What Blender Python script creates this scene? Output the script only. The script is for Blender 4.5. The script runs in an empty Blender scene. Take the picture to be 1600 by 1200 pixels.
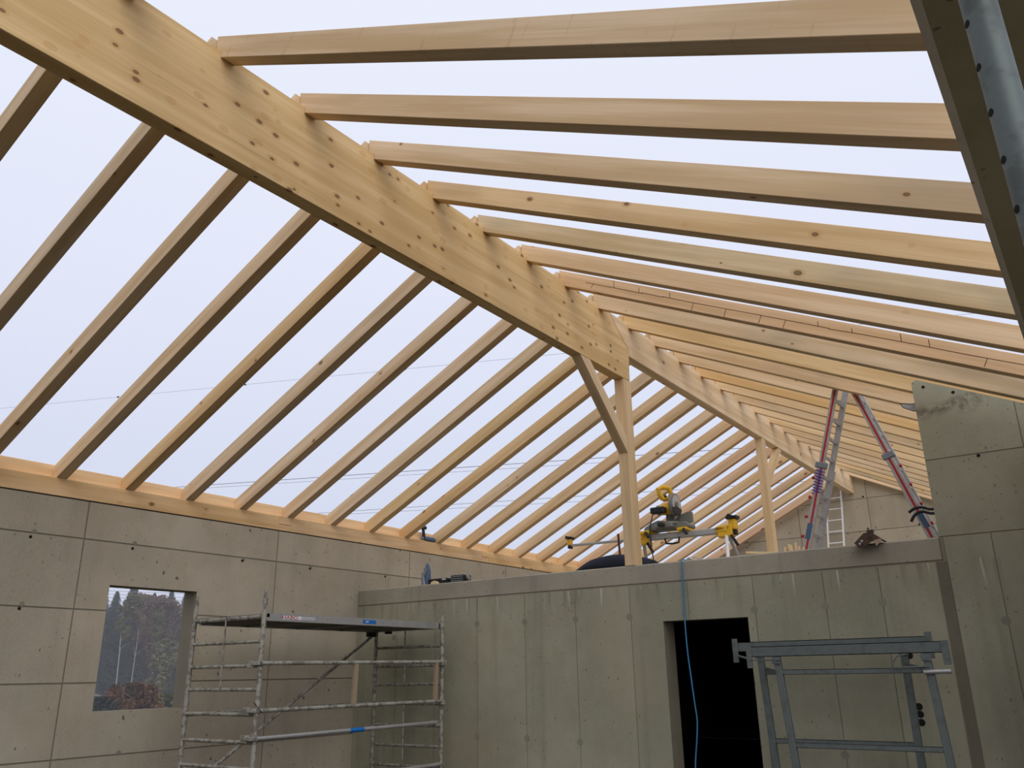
import bpy, bmesh, math, random
from mathutils import Vector, Matrix

# ------------------------------------------------------------------ camera, sky, sun, exposure
SC = bpy.context.scene
COL = SC.collection
EYE = 1.55                      # eye height over the lower floor; every height below is given from the eye

cam = bpy.data.cameras.new('camera'); cam_ob = bpy.data.objects.new('camera', cam); COL.objects.link(cam_ob)
cam.sensor_fit = 'HORIZONTAL'; cam.sensor_width = 36.0; cam.lens = 36.0 * 1306.49 / 1600.0
cam.clip_start = 0.02; cam.clip_end = 1000
YAW, PITCH, ROLL = 0.6081, 0.3330, -0.0161
_cy, _sy, _cp, _sp = math.cos(YAW), math.sin(YAW), math.cos(PITCH), math.sin(PITCH)
_f = Vector((-_sy*_cp, _cy*_cp, _sp)); _r = Vector((_cy, _sy, 0)); _u = _r.cross(_f)
_r2 = math.cos(ROLL)*_r + math.sin(ROLL)*_u; _u2 = -math.sin(ROLL)*_r + math.cos(ROLL)*_u
cam_ob.matrix_world = Matrix(((_r2.x, _u2.x, -_f.x, 0), (_r2.y, _u2.y, -_f.y, 0), (_r2.z, _u2.z, -_f.z, EYE), (0, 0, 0, 1)))
SC.camera = cam_ob

SC.view_settings.view_transform = 'Standard'
SC.view_settings.look = 'None'
SC.view_settings.gamma = 1.0
SC.view_settings.use_curve_mapping = False
SC.view_settings.exposure = 0.0

world = bpy.data.worlds.new('overcast_sky'); SC.world = world; world.use_nodes = True
_nt = world.node_tree; _nt.nodes.clear()
_wo = _nt.nodes.new('ShaderNodeOutputWorld'); _bg = _nt.nodes.new('ShaderNodeBackground')
_tc = _nt.nodes.new('ShaderNodeTexCoord'); _sx = _nt.nodes.new('ShaderNodeSeparateXYZ'); _cr = _nt.nodes.new('ShaderNodeValToRGB')
_nt.links.new(_tc.outputs['Generated'], _sx.inputs[0]); _nt.links.new(_sx.outputs['Z'], _cr.inputs[0])
_nt.links.new(_cr.outputs[0], _bg.inputs[0]); _nt.links.new(_bg.outputs[0], _wo.inputs[0])
_cr.color_ramp.elements[0].position = 0.0; _cr.color_ramp.elements[0].color = (0.640, 0.690, 0.860, 1)
_cr.color_ramp.elements[1].position = 1.0; _cr.color_ramp.elements[1].color = (0.890, 0.915, 1.000, 1)
_e = _cr.color_ramp.elements.new(0.45); _e.color = (0.775, 0.815, 0.965, 1)
_bg.inputs[1].default_value = 1.0

sun = bpy.data.lights.new('sun', 'SUN'); sun.energy = 1.25; sun.angle = math.radians(60); sun.color = (1.0, 0.96, 0.90)
sun_ob = bpy.data.objects.new('sun', sun); COL.objects.link(sun_ob)
sun_ob.rotation_euler = Vector((0.66, -0.62, 0.60)).to_track_quat('Z', 'Y').to_euler()

# ------------------------------------------------------------------ materials
def nodes(name):
    m = bpy.data.materials.new(name); m.use_nodes = True
    nt = m.node_tree; b = nt.nodes['Principled BSDF']
    return m, nt, b

def N(nt, t, **kw):
    n = nt.nodes.new('ShaderNode' + t)
    for k, v in kw.items():
        if k.startswith('i_'): n.inputs[int(k[2:])].default_value = v
        else: setattr(n, k, v)
    return n

def L(nt, a, b): nt.links.new(a, b)

def math_(nt, op, a, b=None, clamp=False):
    n = nt.nodes.new('ShaderNodeMath'); n.operation = op; n.use_clamp = clamp
    for i, v in enumerate((a, b)):
        if v is None: continue
        if isinstance(v, (int, float)): n.inputs[i].default_value = v
        else: nt.links.new(v, n.inputs[i])
    return n.outputs[0]

def mix(nt, fac, a, b, mode='MIX'):
    n = nt.nodes.new('ShaderNodeMix'); n.data_type = 'RGBA'; n.blend_type = mode
    for i, v in ((0, fac), (6, a), (7, b)):
        if isinstance(v, (int, float)): n.inputs[i].default_value = v
        elif isinstance(v, tuple): n.inputs[i].default_value = v if len(v) == 4 else v + (1,)
        else: nt.links.new(v, n.inputs[i])
    return n.outputs[2]

def ramp(nt, v, p0, p1, c0=0.0, c1=1.0):
    n = nt.nodes.new('ShaderNodeMapRange'); n.interpolation_type = 'SMOOTHSTEP'
    nt.links.new(v, n.inputs[0])
    for i, x in zip((1, 2, 3, 4), (p0, p1, c0, c1)): n.inputs[i].default_value = x
    return n.outputs[0]

def noise(nt, vec, scale, sx=(1, 1, 1), detail=3, rough=0.55):
    mp = N(nt, 'Mapping'); mp.inputs['Scale'].default_value = sx; L(nt, vec, mp.inputs[0])
    n = N(nt, 'TexNoise'); n.inputs['Scale'].default_value = scale; n.inputs['Detail'].default_value = detail; n.inputs['Roughness'].default_value = rough
    L(nt, mp.outputs[0], n.inputs['Vector']); return n.outputs['Fac']

def plain(name, col, rough=0.6, metal=0.0, vary=0.08, scale=30):
    m, nt, b = nodes(name)
    tc = N(nt, 'TexCoord'); n = noise(nt, tc.outputs['Object'], scale)
    c = mix(nt, n, tuple(x*(1-vary) for x in col), tuple(min(1, x*(1+vary)) for x in col))
    L(nt, c, b.inputs['Base Color']); b.inputs['Roughness'].default_value = rough; b.inputs['Metallic'].default_value = metal
    b.inputs['Specular IOR Level'].default_value = 0.3
    return m

def wood(name, base, knot_scale=3.6, knot_gate=0.55, knot_r=0.075, lam=False, drip=False):
    """spruce with the grain along local X; Object colour tints it, Object alpha sets the grey staining"""
    m, nt, b = nodes(name)
    tc = N(nt, 'TexCoord'); oi = N(nt, 'ObjectInfo')
    off = N(nt, 'CombineXYZ')
    for i, k in enumerate((41.0, 17.0, 29.0)): L(nt, math_(nt, 'MULTIPLY', oi.outputs['Random'], k), off.inputs[i])
    ad = N(nt, 'VectorMath', operation='ADD'); L(nt, tc.outputs['Object'], ad.inputs[0]); L(nt, off.outputs[0], ad.inputs[1])
    v = ad.outputs[0]
    g1 = noise(nt, v, 1.0, (0.5, 9, 9), 4); g2 = noise(nt, v, 1.0, (1.5, 70, 70), 2); g3 = noise(nt, v, 1.0, (0.8, 1.6, 1.6), 3)
    dark = tuple(x*y for x, y in zip(base, (0.86, 0.80, 0.70))); lite = tuple(min(1, x*y) for x, y in zip(base, (1.06, 1.07, 1.09)))
    c = mix(nt, ramp(nt, g1, 0.35, 0.65), dark, lite)
    c = mix(nt, math_(nt, 'MULTIPLY', ramp(nt, g2, 0.4, 0.7), 0.16), c, tuple(x*0.6 for x in base))
    if lam:                       # glued boards: each lamella its own tone, finger lengths differ
        sp = N(nt, 'SeparateXYZ'); L(nt, tc.outputs['Object'], sp.inputs[0])
        row = math_(nt, 'FLOOR', math_(nt, 'MULTIPLY', sp.outputs['Z'], 25.0))
        wn = N(nt, 'TexWhiteNoise', noise_dimensions='2D'); cv = N(nt, 'CombineXYZ')
        seg = math_(nt, 'FLOOR', math_(nt, 'ADD', math_(nt, 'MULTIPLY', sp.outputs['X'], 0.45), math_(nt, 'MULTIPLY', row, 0.37)))
        L(nt, row, cv.inputs[0]); L(nt, seg, cv.inputs[1]); L(nt, cv.outputs[0], wn.inputs['Vector'])
        c = mix(nt, math_(nt, 'MULTIPLY', wn.outputs['Value'], 0.22), c, tuple(x*y for x, y in zip(base, (0.85, 0.76, 0.6))))
        streak = noise(nt, v, 1.0, (0.35, 1, 28), 2)
        c = mix(nt, math_(nt, 'MULTIPLY', ramp(nt, streak, 0.64, 0.74), 0.42), c, tuple(x*0.5 for x in base))
    if drip:
        dn = noise(nt, v, 1.0, (9, 1, 1.6), 3, 0.7)
        c = mix(nt, math_(nt, 'MULTIPLY', ramp(nt, dn, 0.60, 0.70), 0.45), c, (0.42, 0.24, 0.12))
    st = math_(nt, 'MULTIPLY', ramp(nt, g3, 0.48, 0.72), oi.outputs['Alpha'])
    c = mix(nt, math_(nt, 'MULTIPLY', st, 0.55), c, (0.30, 0.27, 0.21))
    vo = N(nt, 'TexVoronoi'); vo.inputs['Scale'].default_value = knot_scale
    wv = N(nt, 'Mapping'); wv.inputs['Scale'].default_value = (0.62, 1, 1); L(nt, v, wv.inputs[0]); L(nt, wv.outputs[0], vo.inputs['Vector'])
    sc = N(nt, 'SeparateColor'); L(nt, vo.outputs['Color'], sc.inputs[0])
    rad = math_(nt, 'MULTIPLY', math_(nt, 'ADD', sc.outputs[1], 0.35), knot_r)
    inside = math_(nt, 'LESS_THAN', vo.outputs['Distance'], rad); gate = math_(nt, 'GREATER_THAN', sc.outputs[0], knot_gate)
    halo = math_(nt, 'MULTIPLY', math_(nt, 'LESS_THAN', vo.outputs['Distance'], math_(nt, 'MULTIPLY', rad, 1.7)), gate)
    c = mix(nt, math_(nt, 'MULTIPLY', halo, 0.35), c, tuple(x*y for x, y in zip(base, (0.75, 0.55, 0.35))))
    c = mix(nt, math_(nt, 'MULTIPLY', math_(nt, 'MULTIPLY', inside, gate), 0.8), c, (0.16, 0.085, 0.04))
    c = mix(nt, 1.0, c, oi.outputs['Color'], 'MULTIPLY')
    L(nt, c, b.inputs['Base Color']); b.inputs['Roughness'].default_value = 0.72; b.inputs['Specular IOR Level'].default_value = 0.22
    bu = N(nt, 'Bump'); bu.inputs['Strength'].default_value = 0.12; bu.inputs['Distance'].default_value = 0.004
    L(nt, g2, bu.inputs['Height']); L(nt, bu.outputs[0], b.inputs['Normal'])
    return m

def concrete(name, col, warm=0.5, pores=1.0, streak=0.25, marks=False):
    m, nt, b = nodes(name)
    tc = N(nt, 'TexCoord'); v = tc.outputs['Object']; oi = N(nt, 'ObjectInfo')
    n1 = noise(nt, v, 0.55, (1, 1, 1), 4, 0.6); n2 = noise(nt, v, 3.2, (1, 1, 1), 4, 0.6); n3 = noise(nt, v, 40, (1, 1, 1), 3, 0.65)
    n4 = noise(nt, v, 1.0, (5, 5, 0.35), 3, 0.6)
    lo = tuple(x*0.80 for x in col); hi = tuple(x*1.16 for x in col)
    c = mix(nt, ramp(nt, n1, 0.3, 0.7), lo, hi)
    c = mix(nt, math_(nt, 'MULTIPLY', ramp(nt, n2, 0.42, 0.72), 0.45), c, (col[0]*0.86, col[1]*0.86, col[2]*0.76))
    c = mix(nt, math_(nt, 'MULTIPLY', ramp(nt, n4, 0.5, 0.75), streak), c, tuple(x*0.62 for x in col))
    c = mix(nt, math_(nt, 'MULTIPLY', ramp(nt, n3, 0.3, 0.75), 0.22), c, tuple(x*1.25 for x in col))
    warmn = noise(nt, v, 0.9, (1, 1, 1), 2)
    c = mix(nt, math_(nt, 'MULTIPLY', ramp(nt, warmn, 0.5, 0.7), 0.25*warm), c, (col[0]*1.12, col[1]*0.96, col[2]*0.86))
    h = n3
    if marks:                     # lime runs below the slab edge, brown smear near the top of the raised part
        sp = N(nt, 'SeparateXYZ'); L(nt, v, sp.inputs[0])
        run = noise(nt, v, 1.0, (22, 1, 0.9), 2, 0.5); dk = noise(nt, v, 1.0, (14, 1, 0.7), 2, 0.5)
        nearslab = math_(nt, 'MULTIPLY', ramp(nt, sp.outputs['Z'], 0.66, 0.93), math_(nt, 'LESS_THAN', sp.outputs['Z'], 0.97))
        c = mix(nt, math_(nt, 'MULTIPLY', math_(nt, 'MULTIPLY', ramp(nt, dk, 0.55, 0.7), nearslab), 0.55), c, tuple(x*0.5 for x in col))
        c = mix(nt, math_(nt, 'MULTIPLY', math_(nt, 'MULTIPLY', ramp(nt, run, 0.63, 0.70), nearslab), 0.7), c, (0.55, 0.54, 0.48))
        wobble = math_(nt, 'ADD', sp.outputs['Z'], math_(nt, 'MULTIPLY', noise(nt, v, 2.3), 0.35))
        smear = ramp(nt, math_(nt, 'ABSOLUTE', math_(nt, 'SUBTRACT', wobble, 2.66)), 0.11, 0.02)
        smear = math_(nt, 'MULTIPLY', smear, ramp(nt, noise(nt, v, 14, (1, 1, 1), 4, 0.7), 0.35, 0.6))
        smear = math_(nt, 'MULTIPLY', smear, ramp(nt, sp.outputs['X'], -0.55, -0.85))
        c = mix(nt, math_(nt, 'MULTIPLY', smear, 0.75), c, (0.12, 0.095, 0.07))
    vo = N(nt, 'TexVoronoi'); vo.inputs['Scale'].default_value = 11
    mp = N(nt, 'Mapping'); mp.inputs['Scale'].default_value = (1, 1, 0.75); wob = N(nt, 'VectorMath', operation='ADD')
    nc = N(nt, 'TexNoise'); nc.inputs['Scale'].default_value = 22; L(nt, v, nc.inputs['Vector'])
    sv = N(nt, 'VectorMath', operation='SCALE'); sv.inputs['Scale'].default_value = 0.05; L(nt, nc.outputs['Color'], sv.inputs[0])
    L(nt, v, mp.inputs[0]); L(nt, mp.outputs[0], wob.inputs[0]); L(nt, sv.outputs[0], wob.inputs[1]); L(nt, wob.outputs[0], vo.inputs['Vector'])
    s = N(nt, 'SeparateColor'); L(nt, vo.outputs['Color'], s.inputs[0])
    where = ramp(nt, noise(nt, v, 1.3, (1, 1, 1), 2), 0.42, 0.62)
    pr = math_(nt, 'MULTIPLY', math_(nt, 'MULTIPLY', s.outputs[1], s.outputs[1]), 0.20)
    pore = math_(nt, 'MULTIPLY', math_(nt, 'LESS_THAN', vo.outputs['Distance'], pr), math_(nt, 'GREATER_THAN', math_(nt, 'ADD', s.outputs[0], math_(nt, 'MULTIPLY', where, 0.45)), 0.82))
    c = mix(nt, math_(nt, 'MULTIPLY', pore, 0.8*pores), c, tuple(x*0.22 for x in col))
    v2 = N(nt, 'TexVoronoi'); v2.inputs['Scale'].default_value = 24; L(nt, wob.outputs[0], v2.inputs['Vector'])
    s2 = N(nt, 'SeparateColor'); L(nt, v2.outputs['Color'], s2.inputs[0])
    p2 = math_(nt, 'MULTIPLY', math_(nt, 'LESS_THAN', v2.outputs['Distance'], math_(nt, 'MULTIPLY', s2.outputs[1], 0.22)), math_(nt, 'GREATER_THAN', math_(nt, 'ADD', s2.outputs[0], math_(nt, 'MULTIPLY', where, 0.30)), 0.93))
    c = mix(nt, math_(nt, 'MULTIPLY', p2, 0.65*pores), c, tuple(x*0.30 for x in col))
    tone = math_(nt, 'ADD', math_(nt, 'MULTIPLY', oi.outputs['Random'], 0.12), 0.94)
    tn = N(nt, 'CombineColor')
    for i in range(3): L(nt, tone, tn.inputs[i])
    c = mix(nt, 1.0, c, tn.outputs[0], 'MULTIPLY')
    L(nt, c, b.inputs['Base Color']); b.inputs['Roughness'].default_value = 0.85; b.inputs['Specular IOR Level'].default_value = 0.2
    bu = N(nt, 'Bump'); bu.inputs['Strength'].default_value = 0.25; bu.inputs['Distance'].default_value = 0.004
    L(nt, math_(nt, 'SUBTRACT', h, pore), bu.inputs['Height']); L(nt, bu.outputs[0], b.inputs['Normal'])
    return m

def splotchy(name, col, spot, rough=0.55, metal=0.0, scale=9, p0=0.48, p1=0.62, amt=0.8):
    m, nt, b = nodes(name)
    tc = N(nt, 'TexCoord'); n = noise(nt, tc.outputs['Object'], scale, (1, 1, 1), 4, 0.65); n2 = noise(nt, tc.outputs['Object'], scale*6)
    c = mix(nt, n2, tuple(x*0.88 for x in col), tuple(min(1, x*1.1) for x in col))
    f = math_(nt, 'MULTIPLY', ramp(nt, n, p0, p1), amt)
    c = mix(nt, f, c, spot)
    L(nt, c, b.inputs['Base Color']); b.inputs['Roughness'].default_value = rough
    L(nt, math_(nt, 'MULTIPLY', math_(nt, 'SUBTRACT', 1.0, f), metal), b.inputs['Metallic'])
    return m

M = {}
M['spruce'] = wood('spruce', (0.735, 0.560, 0.365), 4.6, 0.28, 0.085)
M['drip_spruce'] = wood('drip_spruce', (0.735, 0.565, 0.380), 4.4, 0.6, 0.07, drip=True)
M['glulam'] = wood('glulam', (0.75, 0.525, 0.260), 9.5, 0.38, 0.17, lam=True)
M['concrete'] = concrete('concrete', (0.450, 0.395, 0.305), 0.6)
M['concrete_marked'] = concrete('concrete_marked', (0.322, 0.310, 0.228), 1.0, 1.0, 0.45, True)
M['floor_concrete'] = concrete('floor_concrete', (0.052, 0.048, 0.038), 0.6, 0.2, 0.1)
M['slab_concrete'] = concrete('slab_concrete', (0.335, 0.306, 0.245), 0.6, 0.8, 0.6)
M['joint'] = concrete('joint_concrete', (0.235, 0.210, 0.158), 0.3, 0.2, 0.2)
M['damp'] = concrete('damp_concrete', (0.185, 0.168, 0.122), 0.8, 0.3, 0.6)
M['hole'] = plain('hole_shade', (0.012, 0.012, 0.012), 0.95)  # near-black colour paints the shade inside holes that are not cut
M['plug'] = plain('tie_plug', (0.240, 0.230, 0.175), 0.9, 0, 0.25, 60)
M['galv'] = splotchy('galvanised_steel', (0.135, 0.156, 0.148), (0.09, 0.10, 0.096), 0.6, 0.30, 14)
M['prop_steel'] = splotchy('prop_steel', (0.130, 0.160, 0.154), (0.070, 0.083, 0.080), 0.55, 0.35, 10)
M['alu'] = splotchy('aluminium', (0.46, 0.455, 0.44), (0.33, 0.325, 0.31), 0.45, 0.6, 10)
M['tube'] = splotchy('mortar_spattered_tube', (0.40, 0.385, 0.335), (0.14, 0.125, 0.09), 0.65, 0.25, 16, 0.44, 0.60, 0.85)
M['ply'] = plain('platform_plywood', (0.10, 0.075, 0.055), 0.7)
M['gasket'] = plain('black_sealing', (0.03, 0.022, 0.018), 0.8)
M['red'] = plain('red_paint', (0.42, 0.03, 0.035), 0.45)
M['yellow'] = plain('yellow_plastic', (0.80, 0.46, 0.03), 0.45)
M['black'] = plain('black_plastic', (0.02, 0.02, 0.022), 0.5)
M['saw_grey'] = plain('cast_grey', (0.22, 0.22, 0.19), 0.55, 0.3)
M['blade'] = plain('blade_steel', (0.55, 0.55, 0.55), 0.3, 0.9)
M['blue'] = plain('blue_label', (0.01, 0.16, 0.50), 0.5)
M['rope'] = plain('blue_rope', (0.05, 0.22, 0.42), 0.6)
M['purple'] = plain('violet_cord', (0.10, 0.07, 0.36), 0.7)
M['white'] = plain('white_paint', (0.80, 0.80, 0.80), 0.5)
M['label_grey'] = plain('label_grey', (0.50, 0.50, 0.50), 0.6)
M['cloth'] = plain('dark_cloth', (0.014, 0.016, 0.026), 0.9, 0, 0.3, 8)
M['rust'] = splotchy('rusty_steel', (0.085, 0.045, 0.028), (0.03, 0.02, 0.016), 0.8, 0.1, 20)
M['tool_blue'] = plain('tool_blue', (0.08, 0.13, 0.22), 0.45)
M['tool_grey'] = plain('tool_grey', (0.22, 0.25, 0.27), 0.45, 0.3)
M['crack'] = plain('crack_dark', (0.14, 0.07, 0.035), 0.9)
M['board'] = plain('weathered_board', (0.36, 0.27, 0.18), 0.8)
M['shim'] = plain('fresh_shim', (0.80, 0.62, 0.36), 0.7)
M['red_sheet'] = plain('red_plastic_sheet', (0.42, 0.10, 0.06), 0.6)
M['wire'] = plain('wire_grey', (0.13, 0.14, 0.16), 0.6)
M['bark'] = splotchy('bark', (0.12, 0.10, 0.085), (0.06, 0.05, 0.045), 0.9, 0, 3)
M['birch'] = splotchy('birch_bark', (0.36, 0.34, 0.30), (0.12, 0.11, 0.10), 0.85, 0, 4, 0.55, 0.68)
def leafy(name, a, b_):
    m, nt, b = nodes(name); tc = N(nt, 'TexCoord'); n = noise(nt, tc.outputs['Object'], 1.6, (1, 1, 1), 4, 0.7)
    L(nt, mix(nt, ramp(nt, n, 0.35, 0.65), a, b_), b.inputs['Base Color']); b.inputs['Roughness'].default_value = 0.9; b.inputs['Specular IOR Level'].default_value = 0.05
    return m
M['fir'] = leafy('fir_needles', (0.020, 0.030, 0.026), (0.040, 0.055, 0.040))
M['larch'] = leafy('autumn_needles', (0.14, 0.090, 0.062), (0.25, 0.160, 0.100))
M['beech'] = leafy('autumn_leaves', (0.085, 0.045, 0.028), (0.165, 0.085, 0.045))
M['olive'] = leafy('olive_leaves', (0.085, 0.085, 0.040), (0.16, 0.145, 0.065))
M['soil'] = plain('meadow', (0.10, 0.095, 0.05), 0.95, 0, 0.3, 0.5)
M['clay'] = plain('clay_soil', (0.15, 0.065, 0.03), 0.95, 0, 0.3, 2)

# ------------------------------------------------------------------ mesh helpers
class MB:
    def __init__(s): s.v = []; s.f = []
    def add(s, vs, fs):
        o = len(s.v); s.v += [tuple(v) for v in vs]; s.f += [tuple(i+o for i in f) for f in fs]; return s
    def box(s, a, b):
        (x0, y0, z0), (x1, y1, z1) = [tuple(map(f, zip(a, b))) for f in (min, max)]
        return s.add([(x0,y0,z0),(x1,y0,z0),(x1,y1,z0),(x0,y1,z0),(x0,y0,z1),(x1,y0,z1),(x1,y1,z1),(x0,y1,z1)],
                     [(0,3,2,1),(4,5,6,7),(0,1,5,4),(1,2,6,5),(2,3,7,6),(3,0,4,7)])
    def prism(s, poly, axis, lo, hi):
        """polygon in the two other axes (order xz for y, yz for x, xy for z), pushed along axis"""
        def P(a, b, t): return {'y': (a, t, b), 'x': (t, a, b), 'z': (a, b, t)}[axis]
        ar = sum(poly[i][0]*poly[(i+1) % len(poly)][1] - poly[(i+1) % len(poly)][0]*poly[i][1] for i in range(len(poly)))
        pts = list(poly) if (ar > 0) != (axis == 'y') else list(poly)[::-1]
        n = len(pts)
        return s.add([P(a, b, lo) for a, b in pts] + [P(a, b, hi) for a, b in pts],
                     [tuple(range(n))[::-1], tuple(range(n, 2*n))] + [(i, (i+1) % n, n+(i+1) % n, n+i) for i in range(n)])
    def bar(s, A, B, w, d, up=(0, 0, 1)):
        """rectangular bar from A to B, w across, d along up"""
        A, B, up = Vector(A), Vector(B), Vector(up); t = (B-A).normalized()
        x = t.cross(up).normalized(); y = x.cross(t).normalized()
        vs = [p + x*(i*w/2) + y*(j*d/2) for p in (A, B) for i, j in ((-1,-1),(1,-1),(1,1),(-1,1))]
        return s.add(vs, [(3,2,1,0),(4,5,6,7),(0,1,5,4),(1,2,6,5),(2,3,7,6),(3,0,4,7)])
    def tube(s, pts, r, n=10, caps=True, radii=None):
        pts = [Vector(p) for p in pts]; m = len(pts); o = len(s.v)
        ref = Vector((0.3, 0.5, 0.81))
        for i, p in enumerate(pts):
            t = (pts[min(i+1, m-1)] - pts[max(i-1, 0)]).normalized()
            if abs(t.dot(ref)) > 0.95: ref = Vector((0.9, -0.3, 0.1))
            x = t.cross(ref).normalized(); y = t.cross(x)
            rr = radii[i] if radii else r
            for k in range(n):
                a = 2*math.pi*k/n; s.v.append(tuple(p + x*(rr*math.cos(a)) + y*(rr*math.sin(a))))
        for i in range(m-1):
            for k in range(n):
                a, b_ = o+i*n+k, o+i*n+(k+1) % n; s.f.append((a, b_, b_+n, a+n))
        if caps:
            s.f.append(tuple(o+k for k in range(n))[::-1]); s.f.append(tuple(o+(m-1)*n+k for k in range(n)))
        return s
    def cells(s, us, vs, hole, put, t0, t1):
        """slab over the grid us x vs, minus the cells where hole(u,v) is true; put(u,v,t) places a point"""
        keep = {(i, j) for i in range(len(us)-1) for j in range(len(vs)-1) if not hole((us[i]+us[i+1])/2, (vs[j]+vs[j+1])/2)}
        for i, j in keep:
            q = [(us[i], vs[j]), (us[i+1], vs[j]), (us[i+1], vs[j+1]), (us[i], vs[j+1])]
            s.add([put(u, v, t1) for u, v in q], [(0, 1, 2, 3)]); s.add([put(u, v, t0) for u, v in q], [(3, 2, 1, 0)])
            for k, (di, dj) in enumerate(((0,-1),(1,0),(0,1),(-1,0))):
                if (i+di, j+dj) not in keep:
                    a, b_ = q[k], q[(k+1) % 4]
                    s.add([put(*a, t0), put(*b_, t0), put(*b_, t1), put(*a, t1)], [(0, 1, 2, 3)])
        return s
    def mesh(s, name, mat, smooth=False, bevel=0):
        me = bpy.data.meshes.new(name); me.from_pydata(s.v, [], s.f); me.update()
        bm = bmesh.new(); bm.from_mesh(me); bmesh.ops.remove_doubles(bm, verts=bm.verts, dist=1e-5)
        bmesh.ops.recalc_face_normals(bm, faces=bm.faces)
        if bevel:
            es = [e for e in bm.edges if len(e.link_faces) == 2 and e.calc_face_angle(0) > 0.6]
            bmesh.ops.bevel(bm, geom=es, offset=bevel, segments=1, affect='EDGES', clamp_overlap=True)
        bm.to_mesh(me); bm.free()
        me.materials.append(M[mat] if isinstance(mat, str) else mat)
        if smooth:
            for p in me.polygons: p.use_smooth = True
            try: me.set_sharp_from_angle(angle=math.radians(40))
            except Exception: pass
        return me

def link(name, me, parent=None, loc=None):
    o = bpy.data.objects.new(name, me); COL.objects.link(o)
    if parent is not None: o.parent = parent
    if loc is not None: o.location = loc
    return o

def tag(o, label=None, cat=None, group=None, kind=None):
    if label: o['label'] = label
    if cat: o['category'] = cat
    if group: o['group'] = group
    if kind: o['kind'] = kind
    return o

def empty(name, loc, label, cat, group=None):
    o = link(name, None, None, loc); o.empty_display_size = 0.1
    return tag(o, label, cat, group)

class Sub:
    """collects parts of one thing in eye coordinates; the thing's empty sits at loc"""
    def __init__(s, root): s.root = root; s.off = Vector(root.location)
    def part(s, name, mb, mat, smooth=False, bevel=0, parent=None, label=None):
        mb.v = [tuple(Vector(v) - s.off) for v in mb.v]
        o = link(name, mb.mesh(name, mat, smooth, bevel), parent or s.root)
        if label: o['label'] = label
        return o

def text(name, body, size, mat, parent, mw, extrude=0.0006):
    cu = bpy.data.curves.new(name, 'FONT'); cu.body = body; cu.size = size; cu.extrude = extrude; cu.offset = size*0.012; cu.align_x = 'CENTER'; cu.align_y = 'CENTER'
    cu.materials.append(M[mat]); o = link(name, cu, parent); o.matrix_local = mw; return solid(o)

def solid(o):
    me = bpy.data.meshes.new_from_object(o); n = bpy.data.objects.new('tmp', me); COL.objects.link(n)
    n.parent = o.parent; n.matrix_basis = o.matrix_basis.copy()
    nm = o.name; bpy.data.objects.remove(o); n.name = nm; return n

def frame(origin, x, y):
    x = Vector(x).normalized(); z = x.cross(Vector(y)).normalized(); y = z.cross(x)
    m = Matrix((x, y, z)).transposed().to_4x4(); m.translation = Vector(origin); return m

def structure(name, mb, mat, parent=None, bevel=0):
    o = link(name, mb.mesh(name, mat, False, bevel), parent)
    if parent is None: o['kind'] = 'structure'
    return o

rnd = random.Random(7)
# ------------------------------------------------------------------ measures (metres from the eye; X right, Y along the ridge, Z up)
XL, XR = -9.16, -0.116          # inner faces of the long walls
YM, YF = 9.09, 20.7             # door wall, far gable
FLOOR, WTOP = -1.55, 1.88       # lower floor, wall tops
S0, S1 = 0.965, 1.19            # upper slab underside and top
XC = -4.66                      # ridge
SL, SR = 0.495, 0.4785          # left and right slopes
ZL0, ZR0 = 4.315, 4.345         # rafter undersides at the ridge
DV = 0.192                      # rafter depth, measured plumb
RW = 0.118                      # rafter width
zbl = lambda x: ZL0 - SL*(XC - x)
zbr = lambda x: ZR0 - SR*(x - XC)
PT = 0.005                      # formwork panels stand this proud of their joints

# ---- floor, ground
fl = structure('floor', MB().box((-9.16, -3.75, FLOOR-0.2), (XR, YF, FLOOR)), 'floor_concrete')
gr = structure('ground', MB().box((-160, -60, FLOOR-0.62), (40, 190, FLOOR-0.22)), 'soil')

# ---- left wall with the window opening
WY0, WY1, WZ0, WZ1 = 5.237, 6.36, -0.323, 1.0
inwin = lambda y, z: WY0 < y < WY1 and WZ0 < z < WZ1
putL = lambda t: None
wl = structure('wall_left', MB().cells([-3.75, WY0, WY1, YF+0.25], [FLOOR-0.2, WZ0, WZ1, WTOP], inwin, lambda u, v, t: (t, u, v), XL-0.25, XL-PT), 'joint')
ycol = [-3.5, -0.45, 2.21, 4.87, 7.535, 10.20, 12.86, 15.52, 18.18, YF]
zrow = [FLOOR, -0.765, -0.03, 0.722, 1.47, WTOP]
G = 0.008
for i in range(len(ycol)-1):
    for j in range(len(zrow)-1):
        a, b_, c, d = ycol[i]+G, ycol[i+1]-G, zrow[j]+G, zrow[j+1]-(G if j < 4 else 0)
        us = sorted({a, b_} | {y for y in (WY0, WY1) if a < y < b_}); vs = sorted({c, d} | {z for z in (WZ0, WZ1) if c < z < d})
        mb = MB().cells(us, vs, inwin, lambda u, v, t: (t, u, v), XL-PT-0.002, XL)
        structure('formwork_panel', mb, 'concrete', wl)
# tie holes along the joints, black discs with the shade painted in
def disc(c, axis, r, depth, n=12):
    a = Vector(c); b_ = a + Vector(axis)*depth
    return MB().tube([a, b_], r, n)
for y, z in ((4.30, 1.425), (5.45, 1.425), (6.98, 1.43), (8.13, 1.43), (9.65, 1.44), (10.9, 1.44), (12.2, 1.44), (4.31, 0.70)):
    structure('tie_hole', disc((XL-0.004, y, z), (1, 0, 0), 0.017, 0.0055), 'hole', wl)
for y, z in ((4.33, 1.485), (5.47, 1.487), (4.33, 0.745), (7.0, 1.445), (8.15, 1.45), (3.55, -0.02), (5.6, -0.75)):
    structure('tie_plug', disc((XL-0.004, y, z), (1, 0, 0), 0.026, 0.0055), 'plug', wl)

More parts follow.
